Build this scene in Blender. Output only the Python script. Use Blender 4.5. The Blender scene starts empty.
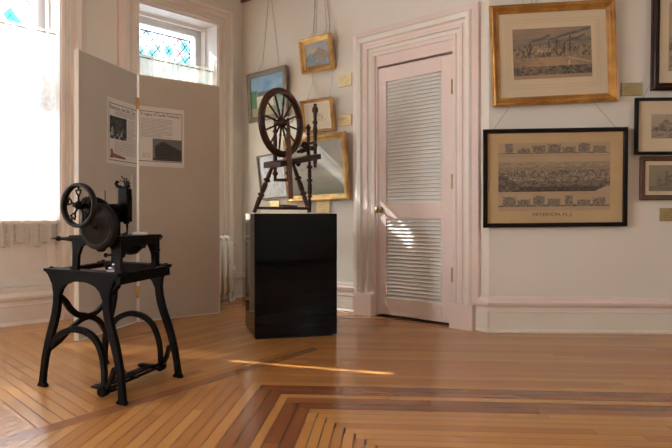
import bpy, bmesh, math, random
from math import sin, cos, pi, radians, sqrt, hypot, atan2
from mathutils import Matrix, Vector
random.seed(7)
S = bpy.context.scene
COL = S.collection

# ------------------------------------------------------------------ materials
def nodes(name):
    m = bpy.data.materials.new(name); m.use_nodes = True
    nt = m.node_tree
    for n in list(nt.nodes): nt.nodes.remove(n)
    out = nt.nodes.new('ShaderNodeOutputMaterial')
    return m, nt, out
def N(nt, t, **kw):
    n = nt.nodes.new(t)
    for k, v in kw.items():
        if k in n.inputs: n.inputs[k].default_value = v
        else: setattr(n, k, v)
    return n
def c4(c): return (c[0], c[1], c[2], 1)
def mat(name, col, rough=.5, metal=0, var=.08, scale=12, bump=.0, bscale=60, coat=0, col2=None, stretch=None, spec=.5):
    m, nt, out = nodes(name)
    p = N(nt, 'ShaderNodeBsdfPrincipled', Roughness=rough, Metallic=metal)
    p.inputs['Specular IOR Level'].default_value = spec
    if coat: p.inputs['Coat Weight'].default_value = coat; p.inputs['Coat Roughness'].default_value = .08
    tc = N(nt, 'ShaderNodeTexCoord'); mp = N(nt, 'ShaderNodeMapping')
    if stretch: mp.inputs['Scale'].default_value = stretch
    nt.links.new(tc.outputs['Object'], mp.inputs['Vector'])
    nz = N(nt, 'ShaderNodeTexNoise', Scale=scale, Detail=4.0)
    nt.links.new(mp.outputs[0], nz.inputs['Vector'])
    r = N(nt, 'ShaderNodeValToRGB')
    a = col; b = col2 or tuple(max(0, x*(1-2*var)) for x in col)
    r.color_ramp.elements[0].position = .3; r.color_ramp.elements[1].position = .7
    r.color_ramp.elements[0].color = c4(b); r.color_ramp.elements[1].color = c4(a)
    nt.links.new(nz.outputs['Fac'], r.inputs['Fac']); nt.links.new(r.outputs['Color'], p.inputs['Base Color'])
    if bump:
        nb = N(nt, 'ShaderNodeTexNoise', Scale=bscale, Detail=5.0)
        nt.links.new(mp.outputs[0], nb.inputs['Vector'])
        bp = N(nt, 'ShaderNodeBump', Strength=bump, Distance=.01)
        nt.links.new(nb.outputs['Fac'], bp.inputs['Height']); nt.links.new(bp.outputs[0], p.inputs['Normal'])
    nt.links.new(p.outputs[0], out.inputs['Surface'])
    return m
M = {}
M['wall'] = mat('wall_paint', (.79, .74, .66), .7, var=.02, scale=1.5, bump=.08, bscale=90)
M['ceil'] = mat('ceiling_paint', (.82, .79, .74), .8, var=.02)
M['pink'] = mat('pink_paint', (.84, .69, .64), .38, var=.02, scale=3, bump=.03)
M['cream'] = mat('cream_paint', (.82, .77, .68), .4, var=.03, scale=3, bump=.03)
M['louver'] = mat('louver_paint', (.93, .91, .87), .4, var=.02)
M['sillpaint'] = mat('sill_paint', (.94, .88, .84), .42, var=.02)
M['iron'] = mat('cast_iron', (.0048, .0034, .003), .5, var=.2, scale=25, bump=.2, bscale=70, spec=.05)
M['ironbrown'] = mat('worn_iron', (.016, .010, .008), .5, var=.3, scale=18, bump=.2, bscale=60, spec=.12)
M['steel'] = mat('bare_steel', (.5, .5, .52), .3, metal=1, var=.1)
M['wheelwood'] = mat('dark_turned_wood', (.052, .017, .008), .36, spec=.22, var=.25, scale=6, stretch=(1, 1, 8), bump=.08)
M['lightwood'] = mat('reddish_plank_wood', (.095, .033, .016), .35, var=.2, scale=6, stretch=(12, 12, 1))
M['black'] = mat('black_gloss', (.0035, .003, .003), .04, var=.1, scale=4, spec=.13)
M['tan'] = mat('shaded_board', (.55, .485, .41), .75, var=.03, scale=3)  # cream-white board, darkened in colour to stand for its backlit faces
M['white'] = mat('white_edge', (.88, .85, .80), .5, var=.01)
M['brass'] = mat('brass', (.72, .47, .15), .32, metal=.85, var=.12, scale=20)
M['palebrass'] = mat('pale_brass', (.74, .58, .32), .38, metal=.5, var=.12, scale=14)
M['brassdark'] = mat('aged_brass', (.40, .28, .12), .4, metal=.6, var=.15, scale=30)
M['gilt'] = mat('gilt', (.78, .52, .19), .34, metal=.45, col2=(.34, .17, .05), scale=9, bump=.2, bscale=40)
M['giltdark'] = mat('dark_gilt', (.56, .30, .075), .34, metal=.45, col2=(.28, .12, .03), scale=7, bump=.15, bscale=40)
M['greyframe'] = mat('grey_brown_frame', (.22, .17, .12), .5, var=.15, scale=20, bump=.1)
M['blackframe'] = mat('black_frame', (.010, .006, .004), .4, var=.2, spec=.1)
M['mahogany'] = mat('mahogany_frame', (.035, .009, .006), .3, spec=.3, var=.3, scale=10)
M['brownframe'] = mat('brown_frame', (.10, .035, .018), .4, var=.25, scale=14)
M['matboard'] = mat('cream_mount', (.62, .51, .35), .8, var=.03, scale=4)
M['matgold'] = mat('buff_mount', (.50, .36, .19), .8, var=.05, scale=5)
M['linen'] = mat('white_mount', (.8, .76, .68), .8, var=.02)
M['wire'] = mat('picture_wire', (.14, .11, .085), .5, metal=.4)
M['railwood'] = mat('picture_rail_wood', (.09, .035, .025), .4, var=.2)
M['radiator'] = mat('radiator_paint', (.90, .87, .82), .45, var=.04, scale=12, bump=.15)
M['paper'] = mat('poster_paper', (.80, .75, .70), .6, var=.02)
M['ink'] = mat('printing_ink', (.05, .045, .05), .6)
M['greyink'] = mat('small_print_ink', (.26, .235, .215), .7)
M['red'] = mat('rust_red_ink', (.33, .09, .05), .6, col2=(.18, .10, .08), scale=60)
M['dark'] = mat('dark_gap', (.02, .015, .01), .8)
M['lead'] = mat('lead_came', (.10, .11, .13), .5, metal=.3)
M['sash'] = mat('sash_paint', (.86, .85, .86), .45, var=.02)

def floor_mat():
    m, nt, out = nodes('oak_strip_floor')
    p = N(nt, 'ShaderNodeBsdfPrincipled', Roughness=.27)
    p.inputs['Specular IOR Level'].default_value = .5
    p.inputs['Coat Weight'].default_value = .3; p.inputs['Coat Roughness'].default_value = .14
    at = N(nt, 'ShaderNodeAttribute', attribute_name='tone')
    uv = N(nt, 'ShaderNodeUVMap', uv_map='UVMap')
    mp = N(nt, 'ShaderNodeMapping'); mp.inputs['Scale'].default_value = (1.2, 12, 1)
    nt.links.new(uv.outputs[0], mp.inputs[0])
    g = N(nt, 'ShaderNodeTexNoise', Scale=1.3, Detail=2.0, Roughness=.5)
    nt.links.new(mp.outputs[0], g.inputs['Vector'])
    r = N(nt, 'ShaderNodeValToRGB'); e = r.color_ramp.elements
    e[0].position = 0; e[0].color = (.14, .045, .016, 1)
    e[1].position = 1; e[1].color = (.68, .36, .12, 1)
    for ps, cc in ((.25, (.22, .07, .024)), (.45, (.41, .165, .045)), (.7, (.55, .26, .075))):
        q = e.new(ps); q.color = c4(cc)
    ma = N(nt, 'ShaderNodeMath', operation='MULTIPLY_ADD'); ma.inputs[1].default_value = .16; ma.inputs[2].default_value = -.08
    nt.links.new(g.outputs['Fac'], ma.inputs[0])
    ad = N(nt, 'ShaderNodeMath', operation='ADD')
    nt.links.new(ma.outputs[0], ad.inputs[0]); nt.links.new(at.outputs['Fac'], ad.inputs[1])
    nt.links.new(ad.outputs[0], r.inputs['Fac']); nt.links.new(r.outputs['Color'], p.inputs['Base Color'])
    tc = N(nt, 'ShaderNodeTexCoord')
    n2 = N(nt, 'ShaderNodeTexNoise', Scale=7.0, Detail=3.0); nt.links.new(tc.outputs['Object'], n2.inputs['Vector'])
    mr = N(nt, 'ShaderNodeMapRange'); mr.inputs['To Min'].default_value = .19; mr.inputs['To Max'].default_value = .31
    nt.links.new(n2.outputs['Fac'], mr.inputs['Value']); 
    b = N(nt, 'ShaderNodeBump', Strength=.03, Distance=.004); nt.links.new(g.outputs['Fac'], b.inputs['Height'])
    b2 = N(nt, 'ShaderNodeBump', Strength=.05, Distance=.01)
    n3 = N(nt, 'ShaderNodeTexNoise', Scale=5.0, Detail=2.0); nt.links.new(tc.outputs['Object'], n3.inputs['Vector'])
    nt.links.new(n3.outputs['Fac'], b2.inputs['Height']); nt.links.new(b.outputs[0], b2.inputs['Normal'])
    
    nt.links.new(p.outputs[0], out.inputs['Surface'])
    return m
M['floor'] = floor_mat()
M['seam'] = mat('floor_seam', (.045, .018, .008), .6)

def art_mat(name, rough=.6, coat=0):
    m, nt, out = nodes(name)
    p = N(nt, 'ShaderNodeBsdfPrincipled', Roughness=rough)
    if coat: p.inputs['Coat Weight'].default_value = coat; p.inputs['Coat Roughness'].default_value = .03
    at = N(nt, 'ShaderNodeAttribute', attribute_name='Col')
    nt.links.new(at.outputs['Color'], p.inputs['Base Color']); nt.links.new(p.outputs[0], out.inputs['Surface'])
    return m
M['art'] = art_mat('painted_canvas', .5)
M['print'] = art_mat('engraved_print', .7)

def glass_mat(name, col, gl=.06, rough=.02):
    m, nt, out = nodes(name)
    t = N(nt, 'ShaderNodeBsdfTransparent', Color=c4(col)); g = N(nt, 'ShaderNodeBsdfGlossy', Roughness=rough)
    x = N(nt, 'ShaderNodeMixShader', Fac=gl)
    fr = N(nt, 'ShaderNodeFresnel', IOR=1.45)
    nt.links.new(fr.outputs[0], x.inputs[0])
    nt.links.new(t.outputs[0], x.inputs[1]); nt.links.new(g.outputs[0], x.inputs[2]); nt.links.new(x.outputs[0], out.inputs['Surface'])
    return m
M['glass'] = glass_mat('clear_glass', (.97, .98, .97))
M['halfglass'] = glass_mat('dimming_glass', (.60, .61, .62))  # grey tint put in to weaken the daylight coming through
M['tinted'] = glass_mat('dark_dimming_glass', (.32, .33, .34))  # deeper grey tint, added to cut sun and sky
M['leadlight'] = glass_mat('sky_dimming_glass', (.085, .09, .095))  # strong tint tones the sky down so the leads stay visible
M['cyan'] = glass_mat('cyan_glass', (.012, .034, .040))
M['paleblue'] = glass_mat('pale_blue_glass', (.026, .040, .044))
def frost(name, col):
    m, nt, out = nodes(name)
    t = N(nt, 'ShaderNodeBsdfTranslucent', Color=c4(col)); g = N(nt, 'ShaderNodeBsdfGlossy', Roughness=.1)
    x = N(nt, 'ShaderNodeMixShader', Fac=.06)
    nt.links.new(t.outputs[0], x.inputs[1]); nt.links.new(g.outputs[0], x.inputs[2]); nt.links.new(x.outputs[0], out.inputs['Surface'])
    return m
M['frost'] = frost('cathedral_glass', (.4, .4, .4)); M['fcyan'] = frost('cathedral_cyan', (.006, .07, .09)); M['fpale'] = frost('cathedral_blue', (.07, .12, .13)); M['frose'] = frost('cathedral_rose', (.12, .06, .06)); M['frostclear'] = frost('frosted_pane', (.5, .5, .5))  # diffusing glass, put in to scatter the sun and avoid floor patches
M['rose'] = glass_mat('rose_glass', (.055, .038, .036))
def cloth_mat(name, tr, col):
    m, nt, out = nodes(name)
    t = N(nt, 'ShaderNodeBsdfTransparent'); d = N(nt, 'ShaderNodeBsdfDiffuse', Color=c4(col)); l = N(nt, 'ShaderNodeBsdfTranslucent', Color=c4(col))
    a = N(nt, 'ShaderNodeMixShader', Fac=.55); b = N(nt, 'ShaderNodeMixShader', Fac=tr)
    nt.links.new(d.outputs[0], a.inputs[1]); nt.links.new(l.outputs[0], a.inputs[2])
    tc = N(nt, 'ShaderNodeTexCoord'); v = N(nt, 'ShaderNodeTexNoise', Scale=26.0, Detail=3.0)
    nt.links.new(tc.outputs['Object'], v.inputs['Vector'])
    mr = N(nt, 'ShaderNodeMapRange'); mr.inputs['From Min'].default_value = .35; mr.inputs['From Max'].default_value = .65
    mr.inputs['To Min'].default_value = tr*.6; mr.inputs['To Max'].default_value = tr*1.25
    nt.links.new(v.outputs['Fac'], mr.inputs['Value']); nt.links.new(mr.outputs[0], b.inputs[0])
    nt.links.new(a.outputs[0], b.inputs[1]); nt.links.new(t.outputs[0], b.inputs[2]); nt.links.new(b.outputs[0], out.inputs['Surface'])
    return m
M['lace'] = cloth_mat('white_lace_cloth', .32, (.97, .96, .94))
M['ruffle'] = cloth_mat('gathered_white_cloth', .10, (.97, .95, .93))
M['lace2'] = cloth_mat('dimmed_lace_cloth', .05, (.80, .76, .66))  # darker, denser lace: dimmer daylight behind the second window put into the colour

# ------------------------------------------------------------------ mesh tools
class MB:
    def __init__(s): s.bm = bmesh.new(); s.mi = 0
    def _tag(s, fs, smooth=False):
        for f in fs: f.material_index = s.mi; f.smooth = smooth
    def box(s, x0, x1, y0, y1, z0, z1, mx=None):
        vs = [Vector((x, y, z)) for z in (z0, z1) for y in (y0, y1) for x in (x0, x1)]
        if mx: vs = [mx @ v for v in vs]
        v = [s.bm.verts.new(p) for p in vs]
        q = [(0, 2, 3, 1), (4, 5, 7, 6), (0, 1, 5, 4), (2, 6, 7, 3), (0, 4, 6, 2), (1, 3, 7, 5)]
        s._tag([s.bm.faces.new([v[i] for i in f]) for f in q]); return s
    def tube(s, pts, r, n=10, caps=True, sx=1.0, up=None):
        pts = [Vector(p) for p in pts]
        rs = r if isinstance(r, (list, tuple)) else [r]*len(pts)
        rings = []; prev = None
        for i, p in enumerate(pts):
            t = (pts[min(i+1, len(pts)-1)] - pts[max(i-1, 0)])
            if t.length < 1e-9: t = Vector((0, 0, 1))
            t.normalize()
            if prev is None:
                u0 = Vector(up) if up else (Vector((0, 0, 1)) if abs(t.z) < .9 else Vector((1, 0, 0)))
                a = t.cross(u0).normalized()
            else: a = (prev - t*prev.dot(t)).normalized()
            prev = a; b = t.cross(a)
            rings.append([s.bm.verts.new(p + (a*cos(2*pi*k/n)*sx + b*sin(2*pi*k/n))*rs[i]) for k in range(n)])
        fs = []
        for i in range(len(rings)-1):
            for k in range(n):
                fs.append(s.bm.faces.new((rings[i][k], rings[i][(k+1) % n], rings[i+1][(k+1) % n], rings[i+1][k])))
        s._tag(fs, True)
        if caps: s._tag([s.bm.faces.new(rings[0][::-1]), s.bm.faces.new(rings[-1])])
        return s
    def prism(s, poly, d0, d1, fn):
        """poly of (u,v); fn(u,v,d)->point"""
        a = [s.bm.verts.new(fn(u, v, d0)) for u, v in poly]; b = [s.bm.verts.new(fn(u, v, d1)) for u, v in poly]
        n = len(poly); fs = [s.bm.faces.new(a[::-1]), s.bm.faces.new(b)]
        for i in range(n): fs.append(s.bm.faces.new((a[i], a[(i+1) % n], b[(i+1) % n], b[i])))
        s._tag(fs); return s
    def ring(s, c, ax, ro, ri, th, n=48, bev=0):
        """flat wheel rim of square section round axis ax, th thick each side"""
        ax = Vector(ax).normalized(); c = Vector(c)
        u = ax.cross(Vector((0, 0, 1))).normalized(); w = ax.cross(u)
        prof = [(ro-bev, -th), (ro, -th+bev), (ro, th-bev), (ro-bev, th), (ri+bev, th), (ri, th-bev), (ri, -th+bev), (ri+bev, -th)] if bev else [(ro, -th), (ro, th), (ri, th), (ri, -th)]
        R = [[s.bm.verts.new(c + (u*cos(t)+w*sin(t))*r + ax*d) for r, d in prof] for t in [2*pi*k/n for k in range(n)]]
        m = len(prof); fs = []
        for k in range(n):
            for j in range(m): fs.append(s.bm.faces.new((R[k][j], R[k][(j+1) % m], R[(k+1) % n][(j+1) % m], R[(k+1) % n][j])))
        s._tag(fs, bool(bev)); return s
    def lathe(s, c, ax, prof, n=20):
        """prof (dist along ax, radius)"""
        c = Vector(c); ax = Vector(ax).normalized()
        return s.tube([c+ax*d for d, r in prof], [max(r, .0005) for d, r in prof], n)
    def sphere(s, c, r, seg=12, sc=(1, 1, 1)):
        mx = Matrix.Translation(c) @ Matrix.Diagonal((sc[0], sc[1], sc[2], 1))
        g = bmesh.ops.create_uvsphere(s.bm, u_segments=seg, v_segments=max(6, seg//2+2), radius=r, matrix=mx)
        s._tag(set(f for v in g['verts'] for f in v.link_faces), True); return s
    def sweep(s, prof, path, fn, mats=None, closed=False):
        """prof [(u outwards, p)], path rect corners with outward diagonals; fn(x,p,z)"""
        rows = []
        for (x, z, dx, dz) in path: rows.append([s.bm.verts.new(fn(x+dx*u, p, z+dz*u)) for u, p in prof])
        n = len(rows); fs = []
        for i in range(n if closed else n-1):
            a = rows[i]; b = rows[(i+1) % n]
            for j in range(len(prof)-1):
                f = s.bm.faces.new((a[j], a[j+1], b[j+1], b[j]))
                f.material_index = mats[j] if mats else s.mi
        if not closed:
            for r in (rows[0], rows[-1]):
                try: s.bm.faces.new(r)
                except Exception: pass
        return s
    def done(s, name, mats, parent=None, bevel=0, mx=None, fixn=True):
        if fixn: bmesh.ops.recalc_face_normals(s.bm, faces=s.bm.faces)
        if mx: s.bm.transform(mx)
        me = bpy.data.meshes.new(name); s.bm.to_mesh(me); s.bm.free()
        for m in (mats if isinstance(mats, (list, tuple)) else [mats]): me.materials.append(M[m] if isinstance(m, str) else m)
        o = bpy.data.objects.new(name, me); COL.objects.link(o)
        if parent: o.parent = parent
        if bevel:
            b = o.modifiers.new('bevel', 'BEVEL'); b.width = bevel; b.segments = 2; b.limit_method = 'ANGLE'
        return o
def thing(name, label, cat, mx=None, group=None, kind=None):
    o = bpy.data.objects.new(name, None); COL.objects.link(o); o.empty_display_size = .05
    if mx: o.matrix_world = mx
    if label: o['label'] = label
    if cat: o['category'] = cat
    if group: o['group'] = group
    if kind: o['kind'] = kind
    return o
def tag(o, label, cat, group=None):
    o['label'] = label; o['category'] = cat
    if group: o['group'] = group
    return o
def struct(o): o['kind'] = 'structure'; return o
def text_mesh(name, body, size, mx, m, parent, align='CENTER', width=None):
    cu = bpy.data.curves.new(name, 'FONT'); cu.body = body; cu.size = size; cu.align_x = align; cu.extrude = .0004
    tmp = bpy.data.objects.new(name+'_curve', cu); COL.objects.link(tmp)
    dg = bpy.context.evaluated_depsgraph_get()
    me = bpy.data.meshes.new_from_object(tmp.evaluated_get(dg)); bpy.data.objects.remove(tmp)
    if width:
        xs = [v.co.x for v in me.vertices]; k = width/(max(xs)-min(xs)); x0 = min(xs)
        for v in me.vertices: v.co.x = (v.co.x - x0)*k - (width/2 if align == 'CENTER' else 0)
    me.transform(mx)
    me.materials.clear(); me.materials.append(M[m])
    o = bpy.data.objects.new(name, me); COL.objects.link(o); o.parent = parent
    return o

# value noise for the pictures' art
def hsh(i, j, k=0):
    n = (i*374761393 + j*668265263 + k*2147483647) & 0xffffffff
    n = ((n ^ (n >> 13))*1274126177) & 0xffffffff
    return ((n ^ (n >> 16)) & 0xffff)/65535
def vn(x, y, k=0):
    i, j = math.floor(x), math.floor(y); fx, fy = x-i, y-j
    fx = fx*fx*(3-2*fx); fy = fy*fy*(3-2*fy)
    return (hsh(i, j, k)*(1-fx)+hsh(i+1, j, k)*fx)*(1-fy) + (hsh(i, j+1, k)*(1-fx)+hsh(i+1, j+1, k)*fx)*fy
def fb(x, y, k=0): return .55*vn(x, y, k)+.3*vn(2*x, 2*y, k+1)+.15*vn(4*x, 4*y, k+2)
def mix(a, b, t): t = max(0, min(1, t)); return tuple(a[i]*(1-t)+b[i]*t for i in range(3))
def art(name, fn, x0, x1, z0, z1, y, parent, m='art', nx=90, ny=70):
    vs = []; fs = []; cols = []
    for j in range(ny+1):
        for i in range(nx+1): vs.append((x0+(x1-x0)*i/nx, y, z0+(z1-z0)*j/ny)); cols.append(fn(i/nx, j/ny))
    for j in range(ny):
        for i in range(nx):
            a = j*(nx+1)+i; fs.append((a, a+1, a+nx+2, a+nx+1))
    me = bpy.data.meshes.new(name); me.from_pydata(vs, [], fs)
    ca = me.color_attributes.new('Col', 'FLOAT_COLOR', 'POINT')
    for i, c in enumerate(cols): ca.data[i].color = (c[0], c[1], c[2], 1)
    me.materials.append(M[m])
    o = bpy.data.objects.new(name, me); COL.objects.link(o); o.parent = parent
    return o

# ------------------------------------------------------------------ room frames
K0 = Vector((-1.04, 6.80, 0)); C0 = Vector((1.19, 4.745, 0))
AB = radians(-42.66); AW = AB + pi/2; AC = radians(-2.5)
def frame(o, a): return Matrix.Translation(o) @ Matrix.Rotation(a, 4, 'Z')
FB, FW, FC = frame(K0, AB), frame(K0, AW), frame(C0, AC)      # local x right along the wall, y into the wall
LB = (C0-K0).length
CE = FC @ Vector((4.2, 0, 0)); WE = FW @ Vector((-5.6, 0, 0))
HZ = 3.75; YR = -2.7

# ---- floor of strips
def clip(poly, hps):
    for (px, py, nx, ny) in hps:
        out = []
        for i in range(len(poly)):
            a, b = poly[i], poly[(i+1) % len(poly)]
            da = (a[0]-px)*nx+(a[1]-py)*ny; db = (b[0]-px)*nx+(b[1]-py)*ny
            if da >= 0: out.append(a)
            if (da >= 0) != (db >= 0):
                t = da/(da-db); out.append(tuple(a[k]+(b[k]-a[k])*t for k in range(4)))
        poly = out
        if len(poly) < 3: return []
    return poly
def left(p, q):    # keep the left side of p->q
    dx, dy = q[0]-p[0], q[1]-p[1]; L = hypot(dx, dy); return (p[0], p[1], -dy/L, dx/L)
def right(p, q): return left(q, p)
fl_v, fl_f, fl_t, fl_uv = [], [], [], []
def planks(origin, ang, rows, hps, seed, umin=-7, umax=7, gap=.0019):
    """rows: list of (v0, v1, tone or None)"""
    rnd = random.Random(seed); ca, sa = cos(ang), sin(ang)
    hps = hps + room_hps
    for (v0, v1, tone) in rows:
        u = umin + rnd.random()*1.5
        while u < umax:
            L = rnd.uniform(.9, 2.6); u1 = min(u+L, umax+2)
            tn = (tone if tone is not None else .55) + rnd.uniform(-.11, .11)
            ou, ov = rnd.random()*40, rnd.random()*40
            P = [(u+gap*.7, v0+gap), (u1-gap*.7, v0+gap), (u1-gap*.7, v1-gap), (u+gap*.7, v1-gap)]
            poly = clip([(origin[0]+a*ca-b*sa, origin[1]+a*sa+b*ca, a+ou, b+ov) for a, b in P], hps)
            if poly:
                k = len(fl_v); fl_v.extend([(p[0], p[1], 0) for p in poly]); fl_f.append(list(range(k, k+len(poly))))
                fl_uv.extend([(p[2], p[3]) for p in poly]); fl_t.extend([tn]*len(poly))
            u = u1
def rowset(v0, v1, w, tone=None):
    out = []; v = v0
    while v < v1-1e-6: out.append((v, v+w, tone)); v += w
    return out
room_hps = [left(a, b) for a, b in ()]
roomp = [(-5.3, 7.2), (-5.3, YR), (5.6, YR), (5.6, 7.2)]
room_hps = [(-5.3, 0, 1, 0), (5.6, 0, -1, 0), (0, YR, 0, 1), (0, 7.2, 0, -1)]
T = (-.16, 4.19)                                              # bend of the red border strip
SA = (-1.31, 2.52)                                            # its near-left end
E0 = (-.397, 3.25)                                            # corner of the dark border boards
Mn = (.148, 2.473)                                            # further down the mitre
aH = radians(-4.2); aV = radians(85.2)
hd = (cos(aH), sin(aH)); vd = (cos(aV), sin(aV))
aS = atan2(T[1]-SA[1], T[0]-SA[0])
md = (Mn[0]-E0[0], Mn[1]-E0[1]); 
M_near = (E0[0]+md[0]*6, E0[1]+md[1]*6)
# mitre meets the border strip
def isect(p, d, q, e):
    den = d[0]*e[1]-d[1]*e[0]; t = ((q[0]-p[0])*e[1]-(q[1]-p[1])*e[0])/den
    return (p[0]+d[0]*t, p[1]+d[1]*t)
MS = isect(E0, md, SA, (cos(aS), sin(aS)))
T2 = (T[0]+hd[0]*6, T[1]+hd[1]*6)
sw = .085
# red strip, diagonal arm and horizontal arm (below their upper edges)
bis = (T[0]-.45*3, T[1]+.9*3)
planks(SA, aS, [(-sw, -sw/2, .24), (-sw/2, 0, .30)], [left(bis, T) if False else (T[0], T[1], -.9, -.45*1.0)], 1)
planks(T, aH, [(-sw, 0, .42)], [(T[0], T[1], .9, .45)], 2)
# inside the border: horizontal boards right of the mitre
hr = [(-.155, -.0775, .27), (-.0775, 0, .30)]
rows = [(.0, 2.5, None)]
H = []
v = 0
H += [(-.078, 0, .29), (-.156, -.078, .32), (-.213, -.156, .64), (-.295, -.213, .26), (-.378, -.295, .29)]
H += rowset(0, 1.4, .0626)
below_strip_h = [(T[0]+sin(aH)*sw, T[1]-cos(aH)*sw, sin(aH), -cos(aH))]
below_strip_s = [(SA[0]+sin(aS)*sw, SA[1]-cos(aS)*sw, sin(aS), -cos(aS))]
mitre_r = [left(E0, Mn)]; mitre_l = [right(E0, Mn)]
planks(E0, aH, H[5:], below_strip_h+below_strip_s+mitre_r, 3)
pH = (-sin(aH), cos(aH))
HB = [(-b, -a, t) for a, b, t in ((0, .078, .29), (.078, .156, .32), (.156, .213, .66), (.213, .295, .24), (.295, .378, .27))]
VB = [(0, .066, .29), (.066, .132, .32), (.132, .176, .68), (.176, .244, .24), (.244, .306, .27)]
HB += [(-.378-.0626*(i+1), -.378-.0626*i, None) for i in range(60)]
VB += [(.306+.0453*i, .306+.0453*(i+1), None) for i in range(60)]
for i in range(65):                                # boards butt square against each other, stepping down the mitre
    hb, vb = HB[i], VB[i]
    planks(E0, aH, [hb], [(E0[0]+hd[0]*vb[0], E0[1]+hd[1]*vb[0], hd[0], hd[1])], 100+i)
    planks(E0, aV, [(-vb[1], -vb[0], vb[2])], below_strip_s+[(E0[0]+pH[0]*hb[0], E0[1]+pH[1]*hb[0], -pH[0], -pH[1])], 300+i)
planks(E0, aV, rowset(0, 2.9, .0585), below_strip_s+mitre_l, 4)
# beyond the border, along the right hand wall
above_h = [(T[0], T[1], -sin(aH), cos(aH))]
kd = (K0[0]-T[0], K0[1]-T[1])
side_r = [right(T, (K0[0], K0[1]))]; side_l = [left(T, (K0[0], K0[1]))]
planks(T, aH, rowset(0, 3.2, .06, .54), above_h+side_r, 5)
# beyond the border, parallel to it, up to the screen
above_s = [(SA[0], SA[1], -sin(aS), cos(aS))]
Q1 = (-1.12, 2.80); Q2 = (-1.75, 4.9)
planks(T, aS, rowset(0, 3.2, .06, .53), above_s+side_l+[right(Q1, Q2)], 6)
# by the left window, boards running square to it
Q3 = (-1.28, 2.60); Q4 = (-1.95, 3.22)
dperp = radians(-47)
hpP = above_s + [left(Q1, Q2), right(Q3, Q4)]
planks(Q3, dperp, rowset(-6, 6, .06, .63), hpP + [(-2.10, 5.02, .735, -.678)], 7)
planks((-2.10, 5.02), AW, rowset(0, .10, .05, .72)+rowset(.1, 1.5, .06, .6), above_s + [left(Q1, Q2), right(Q3, Q4)] , 8)
planks(Q3, radians(68), rowset(-4, 6, .052, .60), above_s+[left(Q3, Q4)], 9)
me = bpy.data.meshes.new('floor'); me.from_pydata(fl_v + [(-5.3, YR, -.003), (5.6, YR, -.003), (5.6, 7.3, -.003), (-5.3, 7.3, -.003)], [], fl_f + [[len(fl_v)+i for i in range(4)]])
me.materials.append(M['floor']); me.materials.append(M['seam'])
uvl = me.uv_layers.new(name='UVMap')
tc_ = me.color_attributes.new('tone', 'FLOAT_COLOR', 'POINT')
for i, t in enumerate(fl_t): tc_.data[i].color = (t, t, t, 1)
for p in me.polygons:
    for li in p.loop_indices:
        vi = me.loops[li].vertex_index
        if vi < len(fl_uv): uvl.data[li].uv = fl_uv[vi]
me.polygons[len(me.polygons)-1].material_index = 1
fo = bpy.data.objects.new('floor', me); COL.objects.link(fo); struct(fo)

# ---- walls
def wall_cells(mb, x0, x1, z0, z1, y0, y1, ops):
    xs = sorted(set([x0, x1]+[v for o in ops for v in o[:2]])); zs = sorted(set([z0, z1]+[v for o in ops for v in o[2:]]))
    for i in range(len(xs)-1):
        for j in range(len(zs)-1):
            cx, cz = (xs[i]+xs[i+1])/2, (zs[j]+zs[j+1])/2
            if any(o[0] < cx < o[1] and o[2] < cz < o[3] for o in ops): continue
            mb.box(xs[i], xs[i+1], y0, y1, zs[j], zs[j+1])
W2 = (-1.27, -.335, 2.965); W1 = (-3.27, -2.005, 2.965); W3 = (-5.05, -3.95, 2.965)  # W3 lies out of view, added to bring in more daylight
wins = (W1, W2, W3)
m = MB()
wall_cells(m, -5.9, .5, -.02, HZ, 0, .14, [(a, b, .30, z) for a, b, z in wins])
wall_cells(m, -5.9, .5, -.02, HZ, .14, .42, [(a, b, .85, z) for a, b, z in wins])
struct(m.done('wall_left', 'wall', mx=FW))
DX0, DX1, DZ = 1.90, 2.715, 2.36
m = MB(); wall_cells(m, -.0, LB, -.02, HZ, 0, .10, [(DX0, DX1, -.02, DZ)]); wall_cells(m, 0, LB+.04, -.02, HZ, .10, .2, [])
struct(m.done('wall_back', 'wall', mx=FB))
m = MB(); m.box(0, 4.4, 0, .2, -.02, HZ); struct(m.done('wall_right', 'wall', mx=FC))
FRR = Matrix.Translation((CE.x, 0, 0)) @ Matrix.Rotation(-pi/2, 4, 'Z')       # local x runs towards -y
RRo = [(.5, 2.1, .85, 2.9)]
m = MB(); wall_cells(m, -CE.y-.1, -YR+.2, -.02, HZ, 0, .25, RRo); struct(m.done('wall_far_right', 'wall', mx=FRR))
LWo = [(-1.2, 0.0, .85, 2.9), (.9, 2.0, .85, 2.9)]
m = MB(); wall_cells(m, YR-.2, WE.y+.4, -.02, HZ, 0, .3, LWo)
struct(m.done('wall_far_left', 'wall', mx=Matrix.Translation((WE.x, 0, 0)) @ Matrix.Rotation(pi/2, 4, 'Z')))
RW = [(3.55, 4.0, 1.2, 2.6), (4.45, 4.95, 1.2, 2.6)]
m = MB(); wall_cells(m, WE.x-.3, CE.x+.2, -.02, HZ, YR-.25, YR, RW); struct(m.done('wall_rear', 'wall'))
m = MB(); WEo, Ko = FW @ Vector((-5.75, .3, 0)), FW @ Vector((.12, .3, 0)); Co = FC @ Vector((.1, .15, 0)); CEo = FC @ Vector((4.4, .15, 0))
m.prism([(WE.x-.25, YR-.2), (CE.x+.15, YR-.2), (CEo.x, CEo.y), (Co.x, Co.y), (Ko.x, Ko.y), (WEo.x, WEo.y)], HZ, HZ+.15, lambda u, v, d: Vector((u, v, d))); struct(m.done('ceiling', 'ceil'))

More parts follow.
